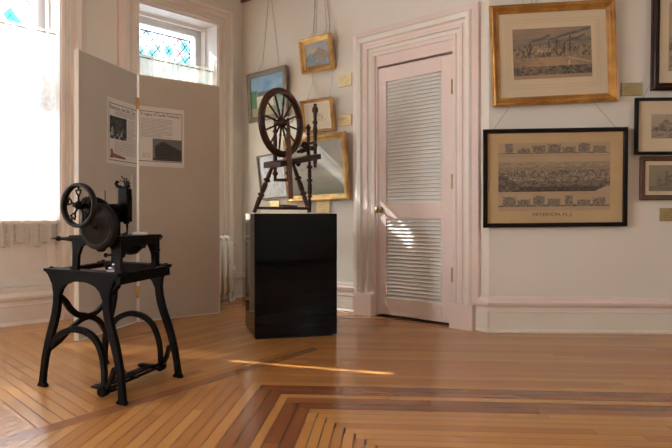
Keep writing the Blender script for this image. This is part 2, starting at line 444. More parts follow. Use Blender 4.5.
# casing profile (u outward from opening, p proud of wall) with a paint per face
PROF = [(0, -.01), (0, .014), (.028, .022), (.036, .014), (.066, .016), (.070, .034), (.092, .036), (.098, .026), (.122, .030), (.130, .052), (.165, .062), (.172, .056), (.182, .046), (.228, .030), (.232, 0)]
PM = [0, 0, 0, 1, 1, 0, 0, 0, 1, 1, 1, 0, 0, 0]
def casing(name, x0, x1, z1, zb, mx, k=1.0):
    m = MB(); prof = [(u*k, p) for u, p in PROF]
    m.sweep(prof, [(x0, zb, -1, 0), (x0, z1, -1, 1), (x1, z1, 1, 1), (x1, zb, 1, 0)], lambda x, p, z: Vector((x, -p, z)), PM)
    m.mi = 0
    for a, b in ((x0-.19*k-.006, x0+.0), (x1, x1+.19*k+.006)):
        m.box(a, b, -.068, 0, 0, zb); 
    return struct(m.done(name, ['pink', 'cream'], mx=mx))
casing('trim_1', DX0, DX1, DZ-.02, .20, FB, 1.06)
casing('trim_2', W2[0], W2[1], W2[2], .20, FW, .94)
casing('trim_3', W1[0], W1[1], W1[2], .20, FW, .94)
casing('trim_4', W3[0], W3[1], W3[2], .20, FW, .94)

# baseboards: flat board, moulded pink cap, quarter round
def baseboard(name, segs, mx):
    m = MB()
    prof = [(0, .027), (.012, .024), (.022, .012), (.022, .012), (.022, .15), (.028, .152), (.028, .165), (.022, .168), (.022, .195), (.040, .215), (.044, .232), (.030, .245), (.026, .262), (.012, .275), (0, .278)]
    mt = [0, 0, 0, 1, 0, 0, 0, 1, 0, 0, 0, 0, 0, 0]
    prof = [(.034, 0), (.033, .014), (.024, .026), (.022, .150), (.027, .152), (.027, .162), (.022, .166), (.022, .192), (.040, .214), (.044, .232), (.030, .246), (.026, .262), (.010, .275), (0, .276)]
    mt = [1, 1, 1, 0, 0, 0, 1, 0, 0, 0, 0, 0, 0]
    for x0, x1 in segs:
        rows = [[m.bm.verts.new((x, -p, z)) for p, z in prof] for x in (x0, x1)]
        for j in range(len(prof)-1):
            f = m.bm.faces.new((rows[0][j], rows[1][j], rows[1][j+1], rows[0][j+1])); f.material_index = mt[j]
        for r in rows: m.bm.faces.new(r)
    return struct(m.done(name, ['pink', 'cream'], mx=mx))
baseboard('baseboard_right', [(-.018, 4.2)], FC)
baseboard('baseboard_back', [(0, DX0-.21), (DX1+.21, LB+.014)], FB)
baseboard('baseboard_left', [(-5.6, W3[0]-.19), (W3[1]+.19, W1[0]-.19), (W1[1]+.19, W2[0]-.19), (W2[1]+.19, 0)], FW)
# the base under each window
m = MB()
for a, b, z in wins:
    prof = [(.034, 0), (.024, .026), (.022, .150), (.027, .152), (.027, .162), (.022, .166), (.022, .19), (.036, .214), (.036, .232), (.012, .262), (.012, .30), (-.10, .302)]
    rows = [[m.bm.verts.new((x, -p, z_)) for p, z_ in prof] for x in (a, b)]
    for j in range(len(prof)-1):
        f = m.bm.faces.new((rows[0][j], rows[1][j], rows[1][j+1], rows[0][j+1])); f.material_index = 0
struct(m.done('baseboard_window', ['sillpaint'], mx=FW))
# panelled apron under the glass, sill, jamb linings
def apron(name, a, b, zt):
    m = MB(); n = 3 if b-a > 1 else 2
    m.box(a, b, .125, .139, .30, .85)
    st = .085; ww = (b-a-st*(n+1))/n
    for i in range(n+1): m.box(a+i*(ww+st), a+i*(ww+st)+st, .105, .125, .302, .83)
    for i in range(n):
        x0 = a+st+i*(ww+st)
        m.box(x0, x0+ww, .105, .125, .302, .37); m.box(x0, x0+ww, .105, .125, .76, .83)
        for (p, q, r, s_) in ((x0, x0+ww, .37, .384), (x0, x0+ww, .746, .76)): m.box(p, q, .115, .125, r, s_)
        for p in (x0, x0+ww-.014): m.box(p, p+.014, .115, .125, .384, .746)
    m.box(a, b, .06, .30, .83, .862)
    for p, q in ((a, a+.012), (b-.012, b)):
        m.box(p, q, .003, .30, .862, zt-.012); 
    m.box(a, b, .003, .30, zt-.014, zt)
    # narrow folded shutter stiles on the jambs and a bead round the head
    for p, q in ((a+.012, a+.03), (b-.03, b-.012)): m.box(p, q, .20, .27, .862, zt-.014)
    m.box(a+.012, b-.012, .2, .23, zt-.05, zt-.014)
    return struct(m.done(name, 'sillpaint', mx=FW))
apron('trim_5', *W1); apron('trim_6', *W2); apron('trim_7', *W3)
# picture rail
m = MB(); prof = [(0, 0), (.03, .004), (.036, .02), (.02, .03), (.03, .045), (0, .05)]
rows = [[m.bm.verts.new((x, -p, 3.27+z)) for p, z in prof] for x in (0, LB)]
for j in range(len(prof)): m.bm.faces.new((rows[0][j], rows[1][j], rows[1][(j+1) % 6], rows[0][(j+1) % 6]))
m.bm.faces.new(rows[0]); m.bm.faces.new(rows[1])
struct(m.done('trim_8', 'railwood', mx=FB))
m = MB(); rows = [[m.bm.verts.new((x, -p, 3.27+z)) for p, z in prof] for x in (0, 4.2)]
for j in range(len(prof)): m.bm.faces.new((rows[0][j], rows[1][j], rows[1][(j+1) % 6], rows[0][(j+1) % 6]))
struct(m.done('trim_9', 'railwood', mx=FC))

# ---- windows
def window(name, a, b, zt, seed, mx=FW, simple=False, zb=.862, y=.30, gl=('frost', 'fcyan', 'fpale', 'frose'), lowp='tinted', edge='tinted'):
    root = thing(name, None, None, mx, kind='structure')
    rnd = random.Random(seed)
    m = MB(); a0, b0 = a+.03, b-.03; zm = 2.06
    for p, q in ((a, a0+.055), (b0-.055, b)): m.box(p, q, y, y+.05, zb, zt)
    m.box(a0, b0, y, y+.05, zt-.10, zt); m.box(a0, b0, y, y+.05, zb, zb+.09); m.box(a0, b0, y-.01, y+.05, zm-.03, zm+.03)
    m.done('sash_frame', 'sash', root)
    m = MB(); gx0, gx1 = a0+.055, b0-.055
    m.box(gx0, gx1, y+.02, y+.024, zb+.09, zm-.03); m.done('pane', lowp, root)
    if simple:
        m = MB(); m.box(gx0, gx1, y+.02, y+.024, zm+.03, zt-.1); m.done('pane', 'frostclear', root); return root
    z0, z1 = zm+.03, zt-.10
    # lattice of diamonds, coloured lights at the crossings
    mat_cells = MB(); yy = y+.022
    pu = .066; pv = .080                      # half diagonals
    cells = []
    nx = int((gx1-gx0)/pu)+2; nz = int((z1-z0)/pv)+2
    xc = (gx0+gx1)/2
    def clipr(poly):
        pp = [(p[0], p[1], 0, 0) for p in poly]
        mg = .055
        return clip(pp, [(gx0+mg, 0, 1, 0), (gx1-mg, 0, -1, 0), (0, z0+mg, 0, 1), (0, z1-mg, 0, -1)])
    for i in range(-nx, nx+1):
        for j in range(-1, nz+2):
            if (i+j) % 2: continue
            cx, cz = xc+i*pu, z0+j*pv
            big = [(cx-pu, cz), (cx, cz-pv), (cx+pu, cz), (cx, cz+pv)]
            q = clipr(big)
            if len(q) < 3: continue
            k = rnd.random()
            mat_cells.mi = 0 if k < .66 else (1 if k < .78 else (2 if k < .92 else 3))
            f = mat_cells.bm.faces.new([mat_cells.bm.verts.new((p[0], yy, p[1])) for p in q]); f.material_index = mat_cells.mi
    mg = .055; mat_cells.mi = 0
    for ei, (x0_, x1_, a_, b_) in enumerate(((gx0, gx0+mg, z0, z1), (gx1-mg, gx1, z0, z1), (gx0+mg, gx1-mg, z0, z0+mg), (gx0+mg, gx1-mg, z1-mg, z1))):
        f = mat_cells.bm.faces.new([mat_cells.bm.verts.new(p) for p in ((x0_, yy, a_), (x1_, yy, a_), (x1_, yy, b_), (x0_, yy, b_))]); f.material_index = 4 if ei == 0 else 0
    mat_cells.done('stained_glass', list(gl)+[edge], root)
    m = MB()
    for s_ in (-1, 1):
        for k in range(-nx-nz, nx+nz+1):
            if k % 2: continue
            # line x = xc + k*pu + s*t*pu, z = z0 + t*pv
            pts = []
            lo, hi = (z0+mg), (z1-mg)
            t0, t1 = (lo-z0)/pv, (hi-z0)/pv
            xa, xb = xc+k*pu+s_*t0*pu, xc+k*pu+s_*t1*pu
            L, R = gx0+mg, gx1-mg
            def cl(t): return xc+k*pu+s_*t*pu
            # clip in x
            ta, tb = t0, t1
            for bound in (L, R):
                tt = (bound-xc-k*pu)/(s_*pu)
                if bound == (L if s_ > 0 else R): ta = max(ta, tt)
                else: tb = min(tb, tt)
            if tb-ta < .05: continue
            m.tube([(cl(ta), yy-.003, z0+ta*pv), (cl(tb), yy-.003, z0+tb*pv)], .0048, 5)
    for p, q in (((gx0+mg, z0+mg), (gx1-mg, z0+mg)), ((gx1-mg, z0+mg), (gx1-mg, z1-mg)), ((gx1-mg, z1-mg), (gx0+mg, z1-mg)), ((gx0+mg, z1-mg), (gx0+mg, z0+mg))):
        m.tube([(p[0], yy-.003, p[1]), (q[0], yy-.003, q[1])], .008, 5)
    m.done('lead_came', 'lead', root)
    return root
window('window_1', *W1, 3); window('window_2', *W2, 12, lowp='halfglass', edge='leadlight', gl=('leadlight', 'cyan', 'paleblue', 'rose')); window('window_3', *W3, 5)
FL = Matrix.Translation((WE.x, 0, 0)) @ Matrix.Rotation(pi/2, 4, 'Z')
window('window_4', LWo[0][0], LWo[0][1], 2.9, 1, FL, True, .85, .2, lowp='glass')  # unseen far left windows, this and the next, added for side daylight
window('window_5', LWo[1][0], LWo[1][1], 2.9, 1, FL, True, .85, .2, lowp='glass')
FR = Matrix.Translation((0, YR, 0)) @ Matrix.Rotation(pi, 4, 'Z')
for i_, q_ in enumerate(RRo): window('window_%d' % (8+i_), q_[0], q_[1], 2.9, 1, FRR, True, .85, .15, lowp='halfglass')  # unseen far right window, added to brighten the window wall and screen
for i_, q_ in enumerate(RW): window('window_%d' % (6+i_), -q_[1], -q_[0], 2.6, 1, FR, True, 1.2, .15, lowp='tinted')

# ---- curtains
def curtain(a, b, z0, z1, label, seed, m_='lace', hem=.06, y=.085):
    root = thing('window_curtain', label, 'curtain', FW @ Matrix.Translation(((a+b)/2, y, z0)), 'lace curtains on the stained glass windows')
    rnd = random.Random(seed); w = b-a; nx = 220; nz = 26; H_ = z1-z0; vs = []; fs = []
    for j in range(nz+1):
        v = j/nz
        for i in range(nx+1):
            u = i/nx; x = -w/2+u*w
            amp = .010+.010*(1-v)
            yy = amp*sin(u*w*95+3*sin(u*9+seed)+v*.6)+.006*sin(u*w*41+seed+v*2)
            zz = v*H_ - (0 if j else hem*(.35*sin(u*w*22+seed)+.3*vn(u*14, 0, seed)))*(1)
            vs.append((x+.004*sin(v*7+u*50), yy, zz))
    for j in range(nz):
        for i in range(nx):
            k = j*(nx+1)+i; fs.append((k, k+1, k+nx+2, k+nx+1))
    me = bpy.data.meshes.new('curtain_cloth'); me.from_pydata(vs, [], fs); me.materials.append(M[m_])
    for p in me.polygons: p.use_smooth = True
    o = bpy.data.objects.new('curtain_cloth', me); COL.objects.link(o); o.parent = root
    vs = []; fs = []; hz = .26; nz2 = 8                      # gathered ruffle along the bottom
    for j in range(nz2+1):
        v = j/nz2
        for i in range(nx+1):
            u = i/nx; x = -w/2+u*w; am = .020*(1-v)+.006
            vs.append((x, -.022+am*sin(u*w*70+seed+2*sin(u*11)), v*hz-.02*(1-v)*sin(u*w*31+seed)))
    for j in range(nz2):
        for i in range(nx):
            k = j*(nx+1)+i; fs.append((k, k+1, k+nx+2, k+nx+1))
    me = bpy.data.meshes.new('curtain_ruffle'); me.from_pydata(vs, [], fs); me.materials.append(M['ruffle'])
    for p in me.polygons: p.use_smooth = True
    o2 = bpy.data.objects.new('curtain_ruffle', me); COL.objects.link(o2); o2.parent = root
    m = MB(); m.tube([(-w/2-.02, 0, H_-.03), (w/2+.01, 0, H_-.03)], .006, 8); m.done('curtain_rod', 'brassdark', root)
    return root
curtain(W1[0]+.215, W1[1]-.012, .66, 2.53, 'long white lace curtain glowing in the left window, its ruffled hem over pale panelling', 1)
curtain(W2[0]+.012, W2[1]-.012, .66, 2.49, 'lace curtain in the second window, coloured down for weaker daylight, showing above the folding screen', 2, 'lace2')
curtain(W3[0]+.012, W3[1]-.012, .66, 2.49, 'white lace curtain in the unseen third window, added beyond the left edge', 3)

# ---- door 1
door = thing('door_1', None, None, FB, kind='structure')
dx0, dx1, dz0, dz1 = 1.925, 2.70, .022, 2.225
m = MB()
st = .10; lo = (.17, .875); up = (1.01, 2.10); yf, yb = .010, .048
lx0, lx1 = dx0+.115, dx1-.115-.03
lx0, lx1 = 2.012, 2.590
m.box(dx0, lx0, yf, yb, dz0, dz1); m.box(lx1, dx1, yf, yb, dz0, dz1)
for a, b in ((dz0, lo[0]), (lo[1], up[0]), (up[1], dz1)): m.box(lx0, lx1, yf, yb, a, b)
m.done('door_leaf', 'pink', door, bevel=.002)
def slats(z0, z1, n):
    m = MB(); pt = (z1-z0)/n
    for i in range(n):
        z = z0+pt*(i+.5); mx = Matrix.Translation((0, .028, z)) @ Matrix.Rotation(radians(-38), 4, 'X')
        m.box(lx0, lx1, -.003, .003, -pt*.62, pt*.62, mx)
    return m.done('louver_slats', 'louver', door)
slats(up[0], up[1], 34); slats(lo[0], lo[1], 22)
m = MB(); m.box(lx0-.02, lx1+.02, .052, .056, dz0, dz1); m.done('louver_backing', 'cream', door)
m = MB(); m.box(DX0, dx0-.003, .0, .095, 0, 2.36); m.box(dx1+.003, DX1, .0, .095, 0, 2.36); m.box(DX0, DX1, .0, .095, 2.243, 2.36); m.done('door_frame', 'pink', door, bevel=.002)
m = MB(); m.box(DX0, DX1, .0, .095, -.001, .010); m.done('threshold', 'dark', door)
m = MB()
for z in (1.90,): pass
for z in (1.955, 1.18, .42):
    hm = MB(); hm.box(dx1-.006, dx1+.006, -.004, .012, z-.055, z+.055); hm.tube([(dx1+.001, -.006, z-.06), (dx1+.001, -.006, z+.06)], .006, 8); hm.done('hinge', 'brass', door)
m.bm.free()
m = MB(); kx, kz = 1.958, .955
m.lathe((kx, .01, kz), (0, -1, 0), [(0, .026), (.005, .027), (.008, .012), (.035, .010), (.042, .020), (.052, .029), (.066, .029), (.074, .018), (.077, .002)], 20)
m.box(kx-.009, kx+.009, .006, .012, kz-.055, kz-.03)
m.done('door_knob', 'brassdark', door)

# ------------------------------------------------------------------ pictures
FP = {'plain': [(0, 0), (0, .012), (.2, .016), (.75, .020), (1, .016), (1, 0)],
      'gilt': [(0, 0), (0, .010), (.12, .014), (.2, .010), (.42, .018), (.55, .034), (.72, .040), (.86, .032), (.92, .036), (1, .026), (1, -.004)],
      'box': [(0, .002), (0, .022), (.12, .026), (.85, .026), (1, .020), (1, 0)]}
def picture(name, label, cat, wall, q, fw, fmat, prof, mats, artfn, inset, off=.03, m_art='art', group=None, depth=.022, inner=None, nx=90, ny=70, wires=None, railz=3.29):
    x, z, w, h, lean, roll = q
    F = {'B': FB, 'C': FC}[wall]
    mx = F @ Matrix.Translation((x, -off, z)) @ Matrix.Rotation(lean, 4, 'X') @ Matrix.Rotation(roll, 4, 'Y')
    root = thing(name, label, cat, mx, group)
    # frame swept round the opening; y is into the wall, front at -p
    m = MB(); x0, x1, z0, z1 = -w/2+fw, w/2-fw, fw, h-fw
    m.sweep([(u*fw, p) for u, p in FP[prof]], [(x0, z0, -1, -1), (x0, z1, -1, 1), (x1, z1, 1, 1), (x1, z0, 1, -1)], lambda X, p, Z: Vector((X, -p, Z)), closed=True)
    m.box(-w/2+.004, w/2-.004, .0, .014, .004, h-.004)
    m.done('picture_frame', fmat, root)
    if inner:                                     # inner slip
        m = MB(); iw, im = inner
        m.sweep([(-iw, .006), (-iw, .009), (0, .012)], [(x0, z0, -1, -1), (x0, z1, -1, 1), (x1, z1, 1, 1), (x1, z0, 1, -1)], lambda X, p, Z: Vector((X, -p, Z)), closed=True)
        m.done('frame_slip', im, root)
    if mats:
        m = MB(); m.box(x0-.002, x1+.002, -.004, -.0005, z0-.002, z1+.002); m.done('mount', mats, root)
    l, r, b, t = inset
    art('picture_sheet', artfn, x0+l, x1-r, z0+b, z1-t, -.0052, root, m_art, nx, ny)
    if wires:
        inv = mx.inverted()
        for (fx, tx) in wires:
            m = MB()
            p0 = inv @ (F @ Vector((x, -off, z)))      # not used, keeps the frame readable
            a = Vector((-w/2+fx*w, .008, h-.01)); b_ = inv @ (F @ Vector((x+tx, -.010, railz)))
            c_ = inv @ (F @ Vector((x+(a.x*.7+tx*.3 if True else 0), -.010, z+h+(railz-z-h)*.12)))
            m.tube([a, c_, b_], .0013, 5); m.done('hanging_wire', 'wire', root)
    return root

def a_cottage(u, v):
    sky = mix((.09, .24, .48), (.34, .48, .60), fb(u*4, v*5, 1)*1.2-.1)
    c = sky
    if v < .42+.05*vn(u*5, 0, 3): c = mix((.35, .34, .18), (.52, .42, .24), fb(u*8, v*8, 4))
    if .17 < u < .68 and v < .62 and v > .22:                                   # house
        c = mix((.60, .55, .42), (.70, .66, .54), vn(u*10, v*8, 5))
        if v > .50-.0: c = (.13, .13, .16) if u > .2 else (.3, .3, .3)
        if .3 < u < .36 and .3 < v < .42: c = (.12, .12, .14)
    if u < .17+.05*vn(0, v*9, 6) and v < .66: c = mix((.04, .13, .07), (.10, .26, .13), fb(u*20, v*18, 7))
    if v < .22: c = mix((.42, .33, .20), (.30, .34, .17), fb(u*10, v*14, 8))
    if u > .68 and v < .58: c = mix((.10, .18, .12), (.32, .38, .34), fb(u*14, v*12, 9))
    return c
def a_garden(u, v):
    c = mix((.22, .30, .36), (.52, .48, .38), fb(u*5, v*5, 11))
    t = fb(u*13, v*13, 12)
    if v < .72-.9*abs(u-.62)+.15*vn(u*8, 0, 2) and v > .25: c = mix((.12, .14, .12), (.46, .26, .16), t*1.5-.25)
    if v < .60-.9*abs(u-.22) and v > .2: c = mix((.10, .14, .18), (.28, .34, .36), t)
    if v < .3: c = mix((.12, .15, .20), (.38, .40, .42), fb(u*18, v*18, 14)*1.4-.2)
    return c
def a_sketch(u, v):
    c = mix((.66, .58, .43), (.70, .63, .48), fb(u*4, v*4, 20))
    if .28 < u < .72 and .3 < v < .62-.2*abs(u-.45):
        k = fb(u*28, v*28, 21); c = mix(c, (.20, .17, .14), (k-.35)*2.2)
    if .18 < u < .85 and .24 < v < .32: c = mix(c, (.33, .27, .2), .5*fb(u*30, v*60, 22))
    return c
def a_mist(u, v):
    c = mix((.26, .25, .23), (.40, .37, .32), fb(u*3, v*3, 30))
    c = mix(c, (.17, .19, .13), (.34-v)*3+.3*fb(u*7, v*9, 31)-.1)
    if .38 < v < .62: c = mix(c, (.17, .16, .18), .75*(1-abs(v-.5)/.12)*(fb(u*9, v*14, 32)-.2))
    if .34 < v < .46: c = mix(c, (.48, .42, .33), .5*fb(u*6, v*12, 33))
    return c
def a_bluewhite(u, v):
    c = mix((.52, .58, .66), (.78, .80, .82), fb(u*6, v*6, 40)*1.6-.3)
    if fb(u*14, v*10, 41) > .62: c = mix(c, (.38, .44, .56), .6)
    return c
def a_mills(u, v):
    base = mix((.24, .165, .10), (.32, .23, .145), fb(u*3, v*3, 50))
    c = base
    if v < .07: return mix((.36, .22, .14), base, .4)
    g = fb(u*34, v*34, 51); s = fb(u*60, v*22, 52)
    if v < .24: c = mix(base, (.05, .045, .04), 1.5*g-.15*(1 if u < .6 else 0))
    elif v < .42: c = mix((.36, .235, .13), (.12, .095, .075), (abs(u-.5)*1.3+g*.8-.45))
    elif v < .66: c = mix(base, (.05, .045, .042), 2.4*(s-.34))
    elif v < .80: c = mix((.22, .17, .125), (.08, .07, .062), 1.7*(fb(u*9, v*30, 53)-.3))
    else: c = mix((.30, .215, .14), (.20, .155, .115), fb(u*6, v*18, 54))
    # chimneys with trailing smoke
    for cx, tz in ((.22, .72), (.46, .74), (.56, .78), (.73, .84), (.66, .70)):
        if abs(u-cx) < .006 and .5 < v < tz: c = (.05, .04, .04)
        d = u-cx
        if 0 < d < .26 and abs(v-(tz+.45*d+.02*vn(u*30, 0, 55))) < .014+.05*d: c = mix(c, (.08, .07, .065), .75)
    if .3 < u < .48 and .52 < v < .6 and s > .5: c = (.40, .33, .25)
    if abs(v-(.42-.12*max(0, u-.65)*3)) < .01 and u > .7: c = (.42, .33, .22)
    if .70 < u < .725 and .26 < v < .34: c = (.46, .38, .30)
    return c
def a_vignette(u, v, k):
    # a little engraved building in a cell 0..1
    c = None
    x = (u-.5)*2; 
    if v < .18+.08*vn(u*6, 0, k): c = (.10, .09, .085)
    t = [.95, .62, .80, .92, .66, .98, .72][k % 7]
    wv = [.45, .8, .8, .8, .8, .7, .8][k % 7]
    if abs(x) < wv and v < t-.25*abs(x)*(1 if k % 2 else .3):
        g = fb(u*15+k*5, v*17, 60+k); c = mix((.07, .06, .055), (.30, .225, .16), g*1.8-.4)
    elif abs(x) < wv+.12 and v < t: 
        if fb(u*14, v*14, 70+k) > .5: c = (.17, .14, .11)
    return c
def a_city(u, v):
    paper = mix((.36, .26, .155), (.42, .31, .19), fb(u*4, v*3, 80))
    mx_, my = .055, .075
    bd = min(abs(u-mx_), abs(u-(1-mx_)))
    c = paper
    X = (u-.03)/.94
    if .835 < v < .995 or .06 < v < .235:
        top = v > .5
        y = (v-.81)/.19 if top else (v-.045)/.19
        ks = X*7; i = int(max(0, min(6, ks))); uu = ks-i
        if top and abs(uu) < .012: return (.22, .16, .11)
        q = a_vignette(uu, y, i + (0 if top else 3))
        if q: c = q
    elif .285 <= v < .72:
        if v < .36:
            ins = .04+.10*max(0, (.36-v)/.07)*.8 if False else .02
            lim = .12*(1-(v-.285)/.075) 
            if X < lim*.9 or X > 1-lim*.9: c = paper
            else: c = mix((.03, .024, .02), (.12, .09, .065), fb(u*50, v*50, 81)*1.3-.3)
        elif v < .44: c = mix((.06, .047, .04), (.24, .18, .12), fb(u*60, v*70, 82)*1.8-.45)
        elif v < .60: c = mix((.09, .07, .055), (.36, .28, .19), fb(u*75, v*70, 83)*2.2-.7)
        else: c = mix((.19, .145, .10), (.34, .26, .17), fb(u*40, v*70, 84)*1.6-.2-(0.3*(1 if v < .65 else 0)))
        if X < .17 and v < .55-.9*X*1.1: c = mix((.05, .04, .035), (.22, .17, .12), fb(u*40, v*40, 85)*1.5-.35)
    if .80 < v < .815 or .245 < v < .252: c = mix(paper, (.2, .15, .1), .5)
    return c
def a_etch(u, v):
    c = mix((.34, .27, .20), (.38, .31, .23), fb(u*4, v*4, 90))
    if v < .5: c = mix(c, (.10, .08, .065), 2*(fb(u*22, v*26, 91)-.38))
    if v < .82-abs(u-.3)*1.7 and v > .3: c = mix(c, (.08, .065, .055), 2.2*(fb(u*26, v*26, 92)-.3))
    if u > .75 and v < .65 and v > .3 and fb(u*20, v*30, 93) > .5: c = (.14, .11, .09)
    return c
def a_mill2(u, v):
    c = mix((.20, .17, .115), (.26, .22, .15), fb(u*4, v*4, 95))
    if .15 < u < .9 and v < .66-.2*abs(u-.5): c = mix((.09, .085, .06), (.27, .225, .16), fb(u*16, v*16, 96)*1.7-.35)
    if v < .2: c = mix((.10, .09, .07), (.22, .18, .12), fb(u*9, v*16, 97))
    if .3 < u < .34 and .2 < v < .8: c = (.12, .10, .08)
    return c
# gallery wall beside the door
picture('landscape_painting', 'painting of a pale cottage under blue sky in a grey-brown frame', 'painting', 'B', (.4711, 1.9144, .6266, .527, .0514, -.0118), .055, 'greyframe', 'plain', None, a_cottage, (0, 0, 0, 0), inner=None, wires=[(.24, -.01), (.80, .01)])
picture('framed_painting', 'small gilt-framed painting of russet trees, hung highest left of the pink door', 'painting', 'B', (1.216, 2.3107, .4206, .3328, .1624, .0211), .047, 'gilt', 'gilt', None, a_garden, (0, 0, 0, 0), inner=(.008, 'giltdark'), wires=[(.2, -.04), (.34, -.035), (.75, .03), (.9, .04)])
picture('framed_sketch', 'small gilt-framed drawing with a cream mount, directly above the large misty landscape', 'drawing', 'B', (1.2231, 1.7179, .4134, .3206, .1535, .0235), .03, 'gilt', 'gilt', 'linen', a_sketch, (.02, .02, .02, .02), wires=[(.15, -.07), (.9, .09)])
picture('landscape_painting', 'large misty landscape in a gilt frame behind the spinning wheel', 'painting', 'B', (1.2132, 1.0461, .8282, .6356, .086, -.017), .062, 'gilt', 'gilt', None, a_mist, (0, 0, 0, 0))
picture('framed_print', 'white and pale blue picture in a thin dark frame behind the spinning wheel legs', 'picture', 'B', (.5736, 1.0829, .4299, .47, .1038, -.0449), .016, 'greyframe', 'box', None, a_bluewhite, (0, 0, 0, 0), off=.02)
# right hand wall
g1 = picture('framed_engraving', 'old engraving of smoking mills with a wide cream mount in a large gilt frame', 'picture', 'C', (.4922, 1.7586, .946, .7718, .0281, -.0411), .066, 'giltdark', 'gilt', 'matboard', a_mills, (.105, .115, .135, .12), m_art='print', nx=200, ny=130, wires=[(.26, -.16), (.33, -.10)])
m = MB(); w_, h_, = .946, .7718
for ins in (.055, .075):
    x0, x1, z0, z1 = -w_/2+.066+ins, w_/2-.066-ins, .066+ins+.01, h_-.066-ins+.0
    for a in ((x0, x1, z0, z0+.002), (x0, x1, z1, z1+.002), (x0, x0+.002, z0, z1), (x1, x1+.002, z0, z1)): m.box(a[0], a[1], -.0048, -.004, a[2], a[3])
m.done('mount_ruling', 'matgold', g1)
g2 = picture('framed_lithograph', 'wide city view print with rows of small buildings, in a thin black frame', 'picture', 'C', (.4908, .8165, 1.0868, .7533, .0531, -.0115), .032, 'blackframe', 'box', 'matgold', a_city, (.085, .095, .092, .075), m_art='print', nx=320, ny=200, wires=[(.07, .04), (.93, -.06)])
text_mesh('print_title', 'PATERSON, N. J.', .036, Matrix.Translation((-.015, -.0058, .085)) @ Matrix.Rotation(pi/2, 4, 'X'), 'ink', g2, width=.30)
picture('framed_print', 'cream-mounted print in a wide dark mahogany frame, highest at the right edge', 'picture', 'C', (1.545, 1.855, .66, .82, .03, 0), .06, 'mahogany', 'gilt', 'matboard', a_etch, (.07, .07, .09, .09), m_art='print', wires=[(.1, .1), (.9, -.1)])
picture('framed_etching', 'small landscape etching with a cream mount in a black frame above the brown-framed print', 'picture', 'C', (1.40, 1.367, .62, .432, .03, 0), .024, 'blackframe', 'box', 'matboard', a_etch, (.10, .1, .10, .10), off=.035, m_art='print', wires=[(.10, .10), (.9, -.1)], nx=120, ny=90)
picture('framed_print', 'small mill building print in a plain brown wooden frame under the black-framed etching', 'picture', 'C', (1.41, 1.022, .55, .335, .02, 0), .038, 'brownframe', 'plain', 'matboard', a_mill2, (.03, .03, .03, .03), off=.022, m_art='print')
# extra wires of the small gilt picture group run on down to the drawing and misty landscape
# ---- brass captions
pl = []
def plaque(F, x, z, w, h, label, m_='palebrass', rot=0):
    root = thing('caption_plaque', label, 'plaque', F @ Matrix.Translation((x, -.0, z)) @ Matrix.Rotation(rot, 4, 'Y'), 'brass caption plaques beside the pictures')
    m = MB(); m.box(-w/2, w/2, -.014, -.0005, -h/2, h/2); m.done('plate', m_, root, bevel=.003)
    m = MB()
    for k in range(4):
        ww = w*(.34 if k else .25); zz = h*(.28-.17*k)
        m.box(-ww, ww, -.0146, -.0139, zz-.0012, zz+.0012)
    m.done('engraved_lines', 'brassdark' if m_ == 'palebrass' else 'ink', root)
    return root
plaque(FB, 1.54, 2.18, .165, .115, 'brass caption plaque right of the small russet trees painting')
plaque(FB, 1.54, 1.80, .165, .10, 'brass caption plaque right of the small gilt-framed drawing')
plaque(FB, .545, 1.03, .145, .065, 'brass caption plaque under the pale blue and white picture')
plaque(FB, 1.255, .993, .17, .125, 'brass caption plaque under the misty landscape painting')
plaque(FC, 1.083, 1.874, .155, .098, 'aged brass caption plaque between the large gilt frame and the mahogany frame', 'brassdark')
plaque(FC, 1.38, .911, .165, .10, 'dark brass caption plaque below the brown-framed mill print', 'brassdark')

# ------------------------------------------------------------------ folding screen
PA = Vector((-1.855, 4.392, 0)); PH = Vector((-1.688, 5.172, 0)); PC = Vector((-1.075, 5.66, 0))
sc = thing('folding_screen', 'tall two-panel folding display screen with white edges, backlit shade coloured into its faces, standing before the windows', 'screen', Matrix.Translation(PH))
HS = 2.105
def panel(p, q, g0, g1):
    d = (q-p).normalized(); n = Vector((-d.y, d.x, 0))      # away from the viewer
    ang = atan2(d.y, d.x); L = (q-p).length
    mx = Matrix.Translation(p-PH) @ Matrix.Rotation(ang, 4, 'Z')
    m = MB(); m.box(.006, L-.006, 0, .034, .008, HS-.004)
    o = m.done('screen_panel', 'tan', sc, mx=mx)
    m = MB(); m.box(0, .006, -.001, .036, .0, HS); m.box(L-.006, L, -.001, .036, .0, HS)
    m.box(.006, L-.006, -.001, .036, HS-.006, HS); m.box(.006, L-.006, -.001, .036, 0, .008)
    e = m.done('panel_edge', 'white', o, mx=mx)  # edges keep the board's own white; only the faces carry painted shade
    return mx, L
mxA, LA = panel(PA, PH-(PH-PA).normalized()*.004, 0, 0)
mxC, LC = panel(PH+(PC-PH).normalized()*.016, PC, 0, 0)
for z in (1.853, .256):
    m = MB(); m.tube([(.004, -.012, z-.05), (.004, -.012, z+.05)], .008, 8); m.box(-.012, .022, -.010, .002, z-.05, z+.05); m.done('hinge', 'brass', sc)
